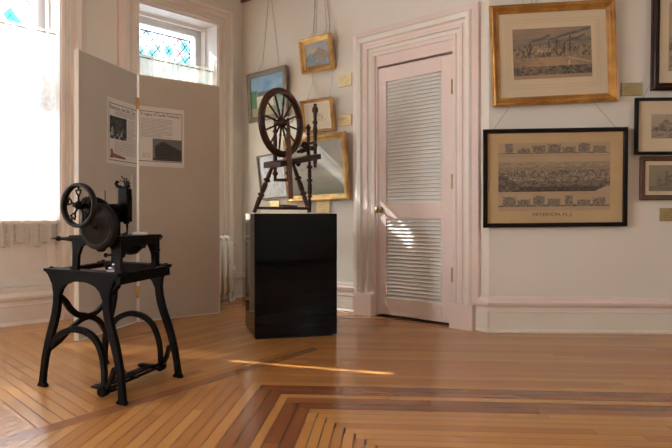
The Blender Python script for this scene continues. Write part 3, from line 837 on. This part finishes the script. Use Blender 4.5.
# poster sheets
def poster(px0, px1, z0, z1, mxp, label, left_side):
    mx = Matrix.Translation(PH) @ mxp
    root = thing('exhibit_poster', label, 'poster', mx @ Matrix.Translation(((px0+px1)/2, -.0015, z0)), 'two halves of the textile history poster')
    w = px1-px0; h = z1-z0
    m = MB(); m.box(-w/2, w/2, -.0012, .0008, 0, h); m.done('paper_sheet', 'paper', root)
    m = MB(); y0, y1 = -.0018, -.0012
    if left_side: bars = [(-w/2+.02, w/2, h-.045, h-.040), (-w/2+.02, w/2, .028, .033), (-w/2+.02, -w/2+.024, .03, h-.042)]
    else: bars = [(-w/2, w/2-.02, h-.045, h-.040), (-w/2, w/2-.02, .042, .047), (w/2-.024, w/2-.02, .045, h-.042)]
    for a in bars: m.box(a[0], a[1], y0, y1, a[2], a[3])
    m.done('border_line', 'ink', root)
    RX = Matrix.Rotation(pi/2, 4, 'X')
    m = MB(); rnd = random.Random(4)
    def lines(xa, xb, za, zb, n):
        for k in range(n):
            z = zb-(zb-za)*k/(n-1); x = xa
            e = xb if rnd.random() > .2 else xb-rnd.random()*.4*(xb-xa)
            while x < e:
                L = rnd.uniform(.008, .03); m.box(x, min(x+L, e), y0, y1, z-.0017, z+.0017); x += L+.004
    if left_side:
        text_mesh('poster_title', 'Paterson, the Silk City:', .04, Matrix.Translation((-w/2+.035, -.002, h-.085)) @ RX, 'ink', root, 'LEFT', w*.86)
        lines(-w/2+.10, w/2-.02, .395, .425, 4); lines(-w/2+.29, w/2-.02, .20, .375, 14); lines(-w/2+.10, w/2-.02, .085, .185, 9)
        def ph(u, v):
            g = fb(u*9, v*8, 200); c = mix((.012, .014, .014), (.12, .12, .12), g*1.5-.5)
            if vn(u*7, v*5, 201) > .72 and v < .75: c = mix(c, (.5, .5, .5), .7)
            return c
        art('photo_print', ph, -w/2+.032, -w/2+.275, .20, .38, -.002, root, 'print', 40, 40)
        mm = MB(); mm.prism([(-w/2+.03, .055), (-w/2+.045, .075), (-w/2+.04, .11), (-w/2+.065, .125), (-w/2+.085, .085), (-w/2+.24, .066), (-w/2+.27, .055), (-w/2+.24, .048), (-w/2+.09, .052), (-w/2+.05, .045)], -.0022, -.0014, lambda u, v, d: Vector((u, d, v))); mm.done('shuttle_drawing', 'red', root)
    else:
        text_mesh('poster_title', 'A Legacy of Textile Production', .04, Matrix.Translation((-w/2+.015, -.002, h-.078)) @ RX, 'ink', root, 'LEFT', w*.87)
        lines(-w/2+.02, w/2-.11, .255, .41, 14)
        m.done('body_text', 'greyink', root); m = MB(); lines(-w/2+.03, -w/2+.10, .08, .11, 3)
        def ph(u, v):
            c = mix((.20, .19, .18), (.15, .14, .13), v)
            pk = .35                                       # factory: gable peak then a long receding wing
            top = .90-.9*(pk-u) if u < pk else .90-.62*(u-pk)
            if v < top and u > .08:
                c = (.028, .026, .025)
                rowf = (v/max(top, .01)*6) % 1
                if .3 < rowf < .7 and (u*16) % 1 > .45: c = (.085, .08, .075)
            if v < .12: c = (.05, .048, .045)
            return c
        art('photo_print', ph, w/2-.29, w/2-.025, .052, .242, -.002, root, 'print', 60, 60)
    m.done('body_text' if left_side else 'photo_credit', 'greyink', root)
poster(.358, LA, 1.312, 1.832, mxA, 'left half of the white poster on the screen, with a dark machine photograph', True)
poster(.0, .41, 1.327, 1.84, mxC, 'right half of the white poster on the screen, with a factory photograph', False)

# ------------------------------------------------------------------ radiator
RX0 = -1.22
rad = thing('radiator', 'white cast-iron column radiator under the window behind the folding screen', 'radiator', FW @ Matrix.Translation((-.74, -.14, 0)))
nS = 12; pitch = .072
for i in range(nS):
    x = .412-i*pitch; m = MB()
    for y in (-.06, .0, .06):
        m.tube([(x, y, .10), (x, y, .64)], .027, 12)
    m.tube([(x, -.062, .635), (x, -.03, .672), (x, .03, .672), (x, .062, .635)], [.018, .022, .022, .018], 10)
    m.tube([(x, -.062, .11), (x, -.03, .085), (x, .03, .085), (x, .062, .11)], [.018, .022, .022, .018], 10)
    if i in (0, nS-1):
        for y in (-.055, .055): m.tube([(x, y, .11), (x, y*1.1, .03), (x, y*1.2, .0)], [.02, .014, .022], 10)
    m.done('radiator_section', 'radiator', rad)
m = MB(); m.tube([(.43, 0, .61), (.475, 0, .61)], .016, 10); m.sphere((.485, 0, .61), .026); m.tube([(.485, 0, .61), (.485, 0, .42), (.485, 0, .02)], .013, 10)
m.tube([(.485, 0, .36), (.485, 0, .30)], .026, 10); m.tube([(.485, 0, .02), (.485, 0, .0)], .03, 12)
m.done('supply_pipe', 'radiator', rad)
m = MB(); m.tube([(.485, 0, .635), (.485, 0, .665)], .009, 8); m.ring((.50, -.035, .615), (1, -.6, .1), .022, .010, .006, 20, .002); m.tube([(.487, -.005, .612), (.51, -.045, .615)], .006, 8)
m.done('valve_handle', 'radiator', rad)
m = MB(); m.sphere((.44, -.02, .33), .026, 12, (1, .8, 1.2)); m.done('air_vent', 'brassdark', rad)

# ------------------------------------------------------------------ pedestal
aP = radians(15.5); PP = Vector((-.592, 4.430, 0))
FPd = frame(PP, aP); HPd = .918
ped = thing('display_pedestal', 'glossy black box plinth on the parquet carrying the spinning wheel', 'pedestal', FPd @ Matrix.Translation((.3, .26, 0)))
m = MB(); m.box(-.3, .322, -.26, .26, .012, HPd); m.done('plinth_box', 'black', ped, bevel=.001)
m = MB(); m.box(-.29, .29, -.25, .25, .0, .012); m.done('plinth_foot', 'dark', ped)

# ------------------------------------------------------------------ spinning wheel
bu_ = Vector((.54, .84, 0)).normalized(); bn = Vector((.84, -.54, 0)).normalized()
O = Vector((-.462, 4.585, HPd))
spin = thing('spinning_wheel', 'dark wooden spinning wheel with turned legs and spokes on the black plinth', 'spinning wheel', Matrix.Translation(O))
def SW(t, n, z): return (Vector((-.462, 4.585, 0)) + bu_*t + bn*n + Vector((0, 0, z))) - O
def turned(m, p, q, R, n=14, beads=(.3, .62)):
    p, q = Vector(p), Vector(q); L = (q-p).length; prof = []
    K = 36
    for i in range(K+1):
        s = i/K; r = R*(.62+.38*sin(pi*min(1, s*1.1))**1)
        for b in beads:
            d = abs(s-b)
            if d < .022: r = R*1.28
            elif d < .05: r = R*.62
        if s < .04: r = R*.7
        prof.append((s*L, r))
    m.lathe(p, q-p, prof, n)
wc = SW(.085, 0, 1.612); RW_ = .262
m = MB(); m.ring(wc, bn, RW_, RW_-.046, .019, 64, .005); m.ring(wc, bn, RW_+.003, RW_-.006, .008, 64); m.done('wheel_rim', 'wheelwood', spin)
m = MB(); m.lathe(wc-bn*.055, bn, [(0, .012), (.01, .022), (.025, .026), (.04, .038), (.055, .042), (.07, .038), (.085, .026), (.10, .022), (.11, .012)], 20); m.done('hub', 'wheelwood', spin)
up_ = Vector((0, 0, 1))
for k in range(12):
    a = radians(8+30*k); d = bu_*sin(a)+up_*cos(a); m = MB()
    m.lathe(wc+d*.035, d, [(0, .008), (.05, .0075), (.06, .0105), (.075, .007), (.12, .0085), (.165, .0065), (.185, .006)], 8); m.done('spoke', 'wheelwood', spin)
m = MB(); m.tube([wc-bn*.085, wc+bn*.10], .006, 8); m.tube([wc+bn*.10, wc+bn*.10+up_*.03+bu_*.02], .006, 8); m.done('crank_axle', 'steel', spin)
# bench
t0, t1, z0, z1 = -.03, .545, 1.305, 1.412
m = MB()
def BP(t, n, dz): return SW(t, n, z0+(z1-z0)*(t-t0)/(t1-t0)+dz)
for (ta, tb, wa, wb) in ((t0, t1, .085, .055),):
    v = [m.bm.verts.new(p) for p in (BP(ta, -wa, -.044), BP(ta, wa, -.044), BP(ta, wa, 0), BP(ta, -wa, 0), BP(tb, -wb, -.044), BP(tb, wb, -.044), BP(tb, wb, 0), BP(tb, -wb, 0))]
    for q in ((0, 1, 2, 3), (7, 6, 5, 4), (0, 4, 5, 1), (3, 2, 6, 7), (0, 3, 7, 4), (1, 5, 6, 2)): m.bm.faces.new([v[i] for i in q])
m.done('bench', 'wheelwood', spin, bevel=.006)
# wheel posts
for n_ in (-.062, .062):
    m = MB(); turned(m, BP(.085, n_, -.16), wc+bn*n_+up_*.03, .017, beads=(.12, .5, .8)); m.done('wheel_post', 'wheelwood', spin)
# legs
def wp(x, y): return Vector((x, y, HPd+.009)) - O
fA = wp(-.622, 4.632); fB = wp(-.200, 4.618); fC = wp(-.214, 4.965)
m = MB(); turned(m, fA, BP(.03, -.04, -.03), .021, beads=(.38, .68)); m.done('leg', 'wheelwood', spin)
m = MB(); turned(m, fB, BP(.16, .05, -.03), .021, beads=(.38, .68)); m.done('leg', 'wheelwood', spin)
m = MB(); turned(m, fC, BP(.455, .0, -.03), .019, beads=(.3, .6, .85)); m.done('leg', 'wheelwood', spin)
# treadle bars
m = MB(); m.tube([fA+up_*.035, fB+up_*.03], .011, 10); m.done('treadle_bar', 'wheelwood', spin)
m = MB(); m.tube([BP(.085, -.062, -.15), BP(.085, .10, -.155)], .012, 10); m.done('stretcher', 'wheelwood', spin)
tr0 = (fA+fB)/2+up_*.045+bn*.02
m = MB()
for k, (w1, ) in enumerate(((.03,),)):
    c0 = tr0+Vector((-.02, -.01, .0)); d = Vector((.10, .06, -.005)).normalized(); s = up_.cross(d)
    v = [m.bm.verts.new(p) for p in (c0-s*.03, c0+s*.03, c0+d*.13+s*.02, c0+d*.13-s*.02, c0-s*.03+up_*.014, c0+s*.03+up_*.014, c0+d*.13+s*.02+up_*.014, c0+d*.13-s*.02+up_*.014)]
    for q in ((0, 1, 2, 3), (4, 7, 6, 5), (0, 4, 5, 1), (1, 5, 6, 2), (2, 6, 7, 3), (3, 7, 4, 0)): m.bm.faces.new([v[i] for i in q])
m.done('treadle', 'lightwood', spin, bevel=.003)
# footman plank
fp0 = wc+bn*.065; fp1 = Vector((-.335, 4.535, 1.03))-O
m = MB(); d = (fp1-fp0).normalized(); sd = Vector((1, 0.1, 0)).normalized()
mw = [(-.012, .016), (.10, .020), (.45, .021), (.60, .018)]
L = (fp1-fp0).length
pts = [(0, .008), (.06, .013), (.5, .017), (1, .018)]
rows = []
for s, w in pts:
    c = fp0+d*L*s; rows.append([m.bm.verts.new(c+sd*w*sx_+Vector((0, -1, 0))*ty) for sx_, ty in ((-1, 0), (1, 0), (1, .014), (-1, .014))])
for i in range(3):
    for j in range(4): m.bm.faces.new((rows[i][j], rows[i][(j+1) % 4], rows[i+1][(j+1) % 4], rows[i+1][j]))
m.bm.faces.new(rows[0]); m.bm.faces.new(rows[-1][::-1]); m.done('footman', 'lightwood', spin, bevel=.002)
# maidens, mother-of-all and flyer
mA = BP(.50, .03, -.07); 
def post(t, n, zb, zt, R, name):
    m = MB(); p = BP(t, n, zb); q = Vector((p.x, p.y, zt-HPd)); L = (q-p).length
    prof = [(0, R*.7), (.02, R*.7), (.10*L, R), (.30*L, R*.8), (.34*L, R*1.2), (.38*L, R*.7), (.6*L, R*1.1), (.66*L, R*.7), (.70*L, R*1.35), (.74*L, R*.7), (.84*L, R*.9), (.88*L, R*1.5), (.93*L, R*1.3), (.955*L, R*.6), (.98*L, R*.9), (L, R*.2)]
    m.lathe(p, q-p, prof, 14); m.done(name, 'wheelwood', spin)
post(.535, .0, -.11, 1.83, .018, 'maiden'); post(.41, .02, -.02, 1.64, .015, 'maiden')
m = MB(); turned(m, BP(.27, .02, .045), BP(.53, .0, .055), .017, beads=(.2, .5, .8)); m.done('mother_of_all', 'wheelwood', spin)
m = MB(); m.tube([BP(.30, .02, .085), BP(.52, .01, .10)], [.006, .012], 10); m.ring(BP(.36, .02, .09), bu_, .03, .012, .01, 20, .003); m.done('flyer', 'wheelwood', spin)
m = MB(); m.sphere(BP(.3, 0, -.055), .02, 12); m.tube([BP(.3, 0, -.055), BP(.3, 0, -.02)], .012, 8); m.done('tension_knob', 'wheelwood', spin)

# ------------------------------------------------------------------ treadle machine
A0 = Vector((-1.534, 3.205, 0)); aF = radians(-30.7)
ea = Vector((cos(aF), sin(aF), 0)); bv = Vector((.140, .492, 0)); TL = bv.length; eb = bv.normalized()
MO = A0 + ea*.295 + bv*.5
mach = thing('treadle_machine', 'antique black iron textile machine with a flywheel on a treadle stand', 'machine', Matrix.Translation(MO))
def P(s, t, z):
    if z < .63: s = s - .055*(z/.627)*max(0, t)/TL - .02*max(0, min(1, (s-.4)/.15))*max(0, (.3-z)/.3)
    return A0 + ea*s + eb*t + Vector((0, 0, z)) - MO
SC = .295
outL = [(.012, .625), (.012, .607), (.030, .598), (.045, .58), (.068, .545), (.078, .50), (.076, .45), (.062, .39), (.044, .34), (.026, .296), (.002, .23), (-.019, .16), (-.034, .08), (-.045, .02), (-.055, .012), (-.055, 0)]
inL = [(.010, 0), (.010, .012), (-.004, .022), (.002, .075), (.020, .15), (.047, .225), (.076, .29), (.101, .35), (.119, .405), (.127, .45), (.129, .49), (.148, .525), (.178, .549), (.22, .563), (.262, .569)]
def mir(pts): return [(2*SC-s, z) for s, z in pts]
poly = outL + inL + mir(inL)[::-1] + mir(outL)[::-1]
def bow(m, pts, t, w, d, fn=None):
    """flat curved iron bar in plane t; width w in plane, d across"""
    fn = fn or (lambda s, z, dd: P(s, t+dd, z))
    K = 6; P2 = []
    for i in range(len(pts)-1):          # catmull rom
        p0 = pts[max(i-1, 0)]; p1 = pts[i]; p2 = pts[i+1]; p3 = pts[min(i+2, len(pts)-1)]
        for k in range(K):
            u = k/K; P2.append(tuple(.5*((2*p1[c])+(-p0[c]+p2[c])*u+(2*p0[c]-5*p1[c]+4*p2[c]-p3[c])*u*u+(-p0[c]+3*p1[c]-3*p2[c]+p3[c])*u**3) for c in (0, 1)))
    P2.append(pts[-1]); rows = []
    for i, p in enumerate(P2):
        a, b = P2[max(i-1, 0)], P2[min(i+1, len(P2)-1)]; dx, dz = b[0]-a[0], b[1]-a[1]; L = hypot(dx, dz) or 1
        nx_, nz_ = -dz/L, dx/L; ww = w/2
        rows.append([m.bm.verts.new(fn(p[0]+nx_*a_*ww, p[1]+nz_*a_*ww, dd)) for a_, dd in ((-1, 0), (1, 0), (1, d), (-1, d))])
    for i in range(len(rows)-1):
        for j in range(4): m.bm.faces.new((rows[i][j], rows[i][(j+1) % 4], rows[i+1][(j+1) % 4], rows[i+1][j]))
    m.bm.faces.new(rows[0]); m.bm.faces.new(rows[-1])
ARCH = [(.045, .22), (.085, .262), (.13, .292), (.20, .318), (.265, .326), (.345, .315), (.405, .282), (.445, .225), (.467, .15), (.470, .05)]
for t in (0, TL):
    m = MB(); m.prism(poly, t-.004, t+.026, lambda u, v, d: P(u, d, v)); fr = m.done('end_frame', 'iron', mach, bevel=.003)
    m = MB(); bow(m, ARCH, t, .030, .026)
    bow(m, [(.470, .055), (.50, .075), (.525, .11), (.548, .165)], t, .024, .024)
    m.lathe(P(.470, t-.012, .045), eb, [(0, .020), (.004, .026), (.042, .026), (.046, .020)], 18); m.done('arch_brace', 'iron', mach)
m = MB()
G = lambda s, z, dd: A0 + ea*(dd+.02+.075*max(0, min(1, (z-.2)/.25))) + eb*s + Vector((0, 0, z)) - MO
# the X brace between the two left legs, following their curve
bow(m, [(.0, .50), (.06, .455), (.12, .40), (.19, .358), (.27, .338), (.35, .35), (.42, .405), (.47, .45), (.527, .49)], 0, .030, .02, G)
bow(m, [(.0, .20), (.08, .235), (.17, .300), (.27, .332), (.37, .30), (.45, .235), (.527, .15)], 0, .030, .02, G)
m.lathe(A0+ea*.015+eb*.27+Vector((0, 0, .335))-MO, ea, [(0, .022), (.05, .022)], 16)
m.done('cross_brace', 'iron', mach)
# stand top: long rails and ledges
m = MB()
def slab(s0, s1, ta, tb, za, zb):
    v = [P(s, t, z) for z in (za, zb) for t in (ta, tb) for s in (s0, s1)]; v = [m.bm.verts.new(p) for p in v]
    for q in ((0, 2, 3, 1), (4, 5, 7, 6), (0, 1, 5, 4), (2, 6, 7, 3), (0, 4, 6, 2), (1, 3, 7, 5)): m.bm.faces.new([v[i] for i in q])
slab(.010, .584, -.014, .075, .612, .627); slab(.010, .584, TL-.045, TL+.038, .612, .627)
slab(.03, .075, .075, TL-.045, .595, .622); slab(.545, .59, .075, TL-.045, .595, .622); slab(.555, .59, 0, TL, .57, .612)
for s, t in ((.03, .03), (.56, .03), (.03, TL), (.56, TL), (.2, .03)): m.lathe(P(s, t, .627), up_, [(0, .012), (.006, .011), (.008, .004)], 8)
m.done('stand_top', 'iron', mach, bevel=.002)
# treadle
m = MB()
for i, s in enumerate((.36, .405, .45, .50)): slab(s-.008, s+.008, .05, TL-.04, .045+.012*i-.01, .054+.012*i-.01)
slab(.345, .515, .03, .075, .038, .048); slab(.345, .515, TL-.075, TL-.03, .05, .06); slab(.35, .51, .24, .27, .05, .058)
m.tube([P(.470, -.01, .045), P(.470, TL+.03, .045)], .008, 10)
m.done('treadle', 'iron', mach)
m = MB(); m.tube([P(.32, .30, .055), P(.32, .30, .09)], .005, 8); m.sphere(P(.32, .30, .098), .013); m.tube([P(.32, .30, .057), P(.36, .30, .057)], .006, 8); m.done('treadle_knob', 'iron', mach)
# upper table
TS0, TS1, TT = .225, .595, .335
def upper(t, nm='bench_frame'):
    m = MB()
    pl_ = [(TS0, .79), (TS0+.006, .72), (TS0+.004, .64), (TS0-.004, .627), (TS0+.05, .627), (TS0+.046, .64), (TS0+.052, .70), (TS0+.075, .745), (TS0+.12, .77), (.41, .775)]
    r_ = [(TS0+TS1-s, z) for s, z in pl_][::-1][1:]
    m.prism(pl_+r_, t, t+.022, lambda u, v, d: P(u, d, v)); return m.done(nm, 'iron', mach, bevel=.002)
upper(0); upper(TT-.022)
m = MB()
pl_ = [(0, .79), (0, .70), (.03, .70), (.05, .735), (.11, .752), (.17, .755), (.19, .745), (.20, .735), (.215, .755), (.25, .768), (.275, .76), (.292, .73), (.298, .68), (.298, .64), (.292, .627), (.335, .627), (.33, .64), (.335, .79)]
m.prism(pl_, TS1-.022, TS1, lambda u, v, d: P(d, u, v)); m.done('bench_side', 'iron', mach, bevel=.002)
m = MB(); slab(TS0-.01, TS1+.006, -.010, TT+.008, .788, .803); m.done('bench_top', 'iron', mach, bevel=.002)
for t, z, w in ((TT-.03, .785, 1), (TT-.05, .715, -1)):
    m = MB(); m.tube([P(TS1, t, z), P(TS1+.03, t, z-.005*w), P(TS1+.04, t, z+.012)], .004, 6); m.done('hook_pin', 'iron', mach)
# big disc
ax = Vector((.41, .912, 0)).normalized()
disc_c = P(.474, -.034, .850)
m = MB(); m.lathe(disc_c-ax*.022, ax, [(0, .004), (0, .098), (.003, .104), (.006, .112), (.030, .112), (.034, .104), (.034, .004)], 56); m.done('drive_disc', 'ironbrown', mach)
m = MB(); m.lathe(disc_c-ax*.040, ax, [(0, .004), (.001, .008), (.008, .010), (.018, .018), (.020, .020)], 18); m.ring(disc_c-ax*.0225, ax, .094, .088, .003, 48); m.done('disc_boss', 'ironbrown', mach)
# flywheel
fc = P(.4257, -.135, .950); RF = .105
m = MB(); m.ring(fc, ax, RF, RF-.017, .015, 64, .004); rim = m.done('flywheel_rim', 'ironbrown', mach)
m = MB(); m.lathe(fc-ax*.02, ax, [(0, .006), (.002, .014), (.012, .02), (.04, .02), (.045, .01)], 18); m.done('flywheel_hub', 'iron', mach)
px_ = ax.cross(up_).normalized()
for k in range(5):
    a = radians(2+72*k); d = px_*-sin(a)+up_*cos(a); e = px_*cos(a)+up_*sin(a); m = MB()
    def q(r, w): return fc+d*r+e*w
    m.tube([q(.015, 0), q(.035, 0), q(.046, 0)], [.006, .004, .006], 8)
    for sg in (-1, 1):
        m.tube([q(.046, 0), q(.056, .012*sg), q(.066, .013*sg), q(.072, .006*sg)], .0038, 6)
        m.tube([q(.066, .013*sg), q(.072, .018*sg)], .004, 6)
    m.tube([q(.072, -.006), q(.072, .006)], .0045, 6); m.tube([q(.072, 0), q(RF-.012, 0)], [.0045, .006], 8)
    m.done('flywheel_spoke', 'iron', mach)
m = MB(); m.tube([fc-ax*.03, fc+ax*.22], .009, 12); m.done('drive_shaft', 'iron', mach)
# bearing housing with a gear
m = MB(); hc = fc+ax*.10
slab(.352, .405, .0, .05, .803, .93); m.lathe(hc-ax*.02, ax, [(0, .028), (.004, .040), (.03, .042), (.05, .036), (.08, .026)], 20)
slab(.33, .50, .0, .09, .800, .815)
m.done('bearing_housing', 'iron', mach, bevel=.002)
m = MB(); g = hc-ax*.05; m.ring(g, ax, .038, .012, .008, 24)
for k in range(18):
    a = 2*pi*k/18; d = px_*cos(a)+up_*sin(a); m.tube([g+d*.036, g+d*.044], .0035, 5)
m.done('gear', 'iron', mach)
m = MB(); slab(.40, .545, .06, .125, .925, .962); slab(.45, .505, .05, .10, .80, .93); m.done('machine_arm', 'iron', mach, bevel=.008)
# vertical head column
cc = (.532, .115)
m = MB(); slab(cc[0]-.044, cc[0]+.022, cc[1]-.025, cc[1]+.025, .87, 1.035); slab(cc[0]-.02, cc[0]+.016, cc[1]-.02, cc[1]+.02, 1.02, 1.05)
slab(cc[0]+.0, cc[0]+.034, cc[1]-.03, cc[1]-.01, .86, 1.0)
m.done('needle_column', 'iron', mach, bevel=.006)
m = MB(); m.tube([P(cc[0]-.02, cc[1], 1.02), P(cc[0]-.045, cc[1], 1.045), P(cc[0]-.066, cc[1], 1.050), P(cc[0]-.078, cc[1], 1.062), P(cc[0]-.070, cc[1], 1.073), P(cc[0]-.058, cc[1], 1.070)], [.014, .011, .009, .009, .008, .005], 10); m.done('tension_hook', 'iron', mach)
m = MB(); m.tube([P(cc[0], cc[1], 1.04), P(cc[0], cc[1], 1.09), P(cc[0]-.02, cc[1], 1.085), P(cc[0]-.04, cc[1], 1.10)], .003, 6)
m.tube([P(cc[0]+.012, cc[1], 1.04), P(cc[0]+.012, cc[1], 1.075)], .006, 8); m.tube([P(cc[0]-.012, cc[1], 1.04), P(cc[0]-.016, cc[1], 1.082)], .004, 8)
m.tube([P(cc[0]-.05, cc[1], 1.078), P(cc[0]+.03, cc[1], 1.060)], .0025, 6)
m.lathe(P(cc[0]+.004, cc[1], 1.048), up_, [(0, .014), (.006, .014), (.01, .008), (.02, .010), (.024, .003)], 12)
m.done('thread_guide', 'ironbrown', mach)
m = MB(); m.tube([P(cc[0]+.040, cc[1], 1.0), P(cc[0]+.040, cc[1], 1.105)], .0022, 6); m.tube([P(cc[0]+.02, cc[1], 1.04), P(cc[0]+.04, cc[1], 1.04)], .003, 6); m.done('guide_rod', 'steel', mach)
m = MB(); m.tube([P(cc[0]+.022, cc[1]-.02, .86), P(cc[0]+.022, cc[1]-.02, .806)], [.006, .003], 8)
m.tube([P(cc[0]+.022, cc[1]-.02, .82), P(cc[0]-.0, cc[1]-.03, .808), P(cc[0]+.02, cc[1]-.045, .806)], .004, 6); m.done('needle_bar', 'iron', mach)
for z in (.985, .885):
    m = MB(); m.tube([P(cc[0]+.018, cc[1]-.012, z), P(cc[0]+.042, cc[1]-.016, z)], [.006, .009], 10); m.done('thumb_screw', 'iron', mach)
m = MB(); m.tube([P(.462, .02, .95), P(.462, .02, 1.025)], .0022, 6); m.done('thread_pin', 'iron', mach)
# spindle on the left
m = MB(); m.lathe(P(.245, .015, .797-.014), -ea, [(0, .015), (.04, .0135), (.09, .009), (.13, .007), (.135, .013), (.15, .012), (.155, .006), (.175, .005), (.21, .0015)], 14); m.done('spindle', 'iron', mach)
# below the bench
m = MB(); m.lathe(P(.375, .06, .742), ax, [(0, .006), (0, .022), (.03, .024), (.03, .006)], 20); m.tube([P(.375, .07, .742), P(.375, .07, .79)], .008, 8); m.done('tension_pulley', 'iron', mach)
m = MB(); m.lathe(P(.40, .24, .735), ea, [(0, .02), (.01, .034), (.05, .040), (.09, .034), (.11, .020), (.13, .010)], 16); m.tube([P(.45, .24, .74), P(.45, .24, .79)], .02, 10)
m.tube([P(.42, .24, .715), P(.36, .24, .703)], .012, 8); m.done('under_gear', 'iron', mach)
m = MB(); m.tube([P(.43, .06, .705), P(.53, .06, .71)], .006, 8); m.sphere(P(.43, .06, .705), .012); m.done('adjuster_knob', 'iron', mach)
m = MB(); slab(.46, .55, .035, .055, .627, .634); m.tube([P(.49, .045, .634), P(.50, .045, .662), P(.53, .045, .660)], .007, 8); m.tube([P(.47, .045, .640), P(.50, .045, .642)], .009, 8); m.done('steel_clamp', 'steel', mach)
# booklet
bk = thing('paper_booklet', 'small white booklet lying on the iron bench top of the textile machine', 'booklet', Matrix.Translation(A0+ea*.505+eb*.27+Vector((0, 0, .8035))) @ Matrix.Rotation(radians(12), 4, 'Z'))
m = MB(); m.box(-.038, .034, -.05, .05, 0, .004); m.box(-.034, .03, -.045, .045, .004, .010); m.done('pages', 'paper', bk)
m = MB(); m.box(-.037, .033, -.048, .048, .010, .0115); m.done('cover', 'white', bk)

# ------------------------------------------------------------------ light
w = bpy.data.worlds.new('sky'); S.world = w; w.use_nodes = True
bg = w.node_tree.nodes['Background']; bg.inputs[0].default_value = (.90, .955, 1.0, 1); bg.inputs[1].default_value = 16.0
def portal(mx, x0, x1, z0, z1, y):
    l = bpy.data.lights.new('window_portal', 'AREA'); l.shape = 'RECTANGLE'; l.size = x1-x0; l.size_y = z1-z0
    o = bpy.data.objects.new('window_portal', l); COL.objects.link(o)
    o.matrix_world = mx @ Matrix.Translation(((x0+x1)/2, y, (z0+z1)/2)) @ Matrix.Rotation(-pi/2, 4, 'X')
    l.cycles.is_portal = True
for a, b, z in wins: portal(FW, a, b, .86, z, .41)
for o_ in LWo: portal(FL, o_[0], o_[1], o_[2], o_[3], .28)
for q_ in RRo: portal(FRR, q_[0], q_[1], q_[2], q_[3], .24)
for q_ in RW: portal(FR, -q_[1], -q_[0], q_[2], q_[3], .24)
sun = bpy.data.lights.new('sun', 'SUN'); sun.energy = 38; sun.angle = radians(.6); sun.color = (1, .96, .90)
so = bpy.data.objects.new('sun', sun); COL.objects.link(so)
el = radians(36); dv = Vector((.95*cos(el), -.31*cos(el), -sin(el)))
so.rotation_euler = dv.to_track_quat('-Z', 'Y').to_euler()

# ------------------------------------------------------------------ camera
cam = bpy.data.cameras.new('camera'); cam.sensor_width = 36; cam.lens = 36*610/672; cam.shift_y = -8/672
co = bpy.data.objects.new('camera', cam); COL.objects.link(co); co.location = (0, 0, .9); co.rotation_euler = (pi/2, 0, 0)
cam.clip_start = .05; S.camera = co
S.view_settings.view_transform = 'Standard'; S.view_settings.look = 'None'; S.view_settings.gamma = 1; S.view_settings.exposure = 1.48
try: S.view_settings.use_curve_mapping = False
except Exception: pass
S.cycles.max_bounces = 10; S.cycles.transparent_max_bounces = 16; S.cycles.sample_clamp_indirect = 1.5; S.cycles.caustics_reflective = False; S.cycles.caustics_refractive = False; S.cycles.blur_glossy = 1.0; S.cycles.seed = 11; S.cycles.denoising_prefilter = 'ACCURATE'
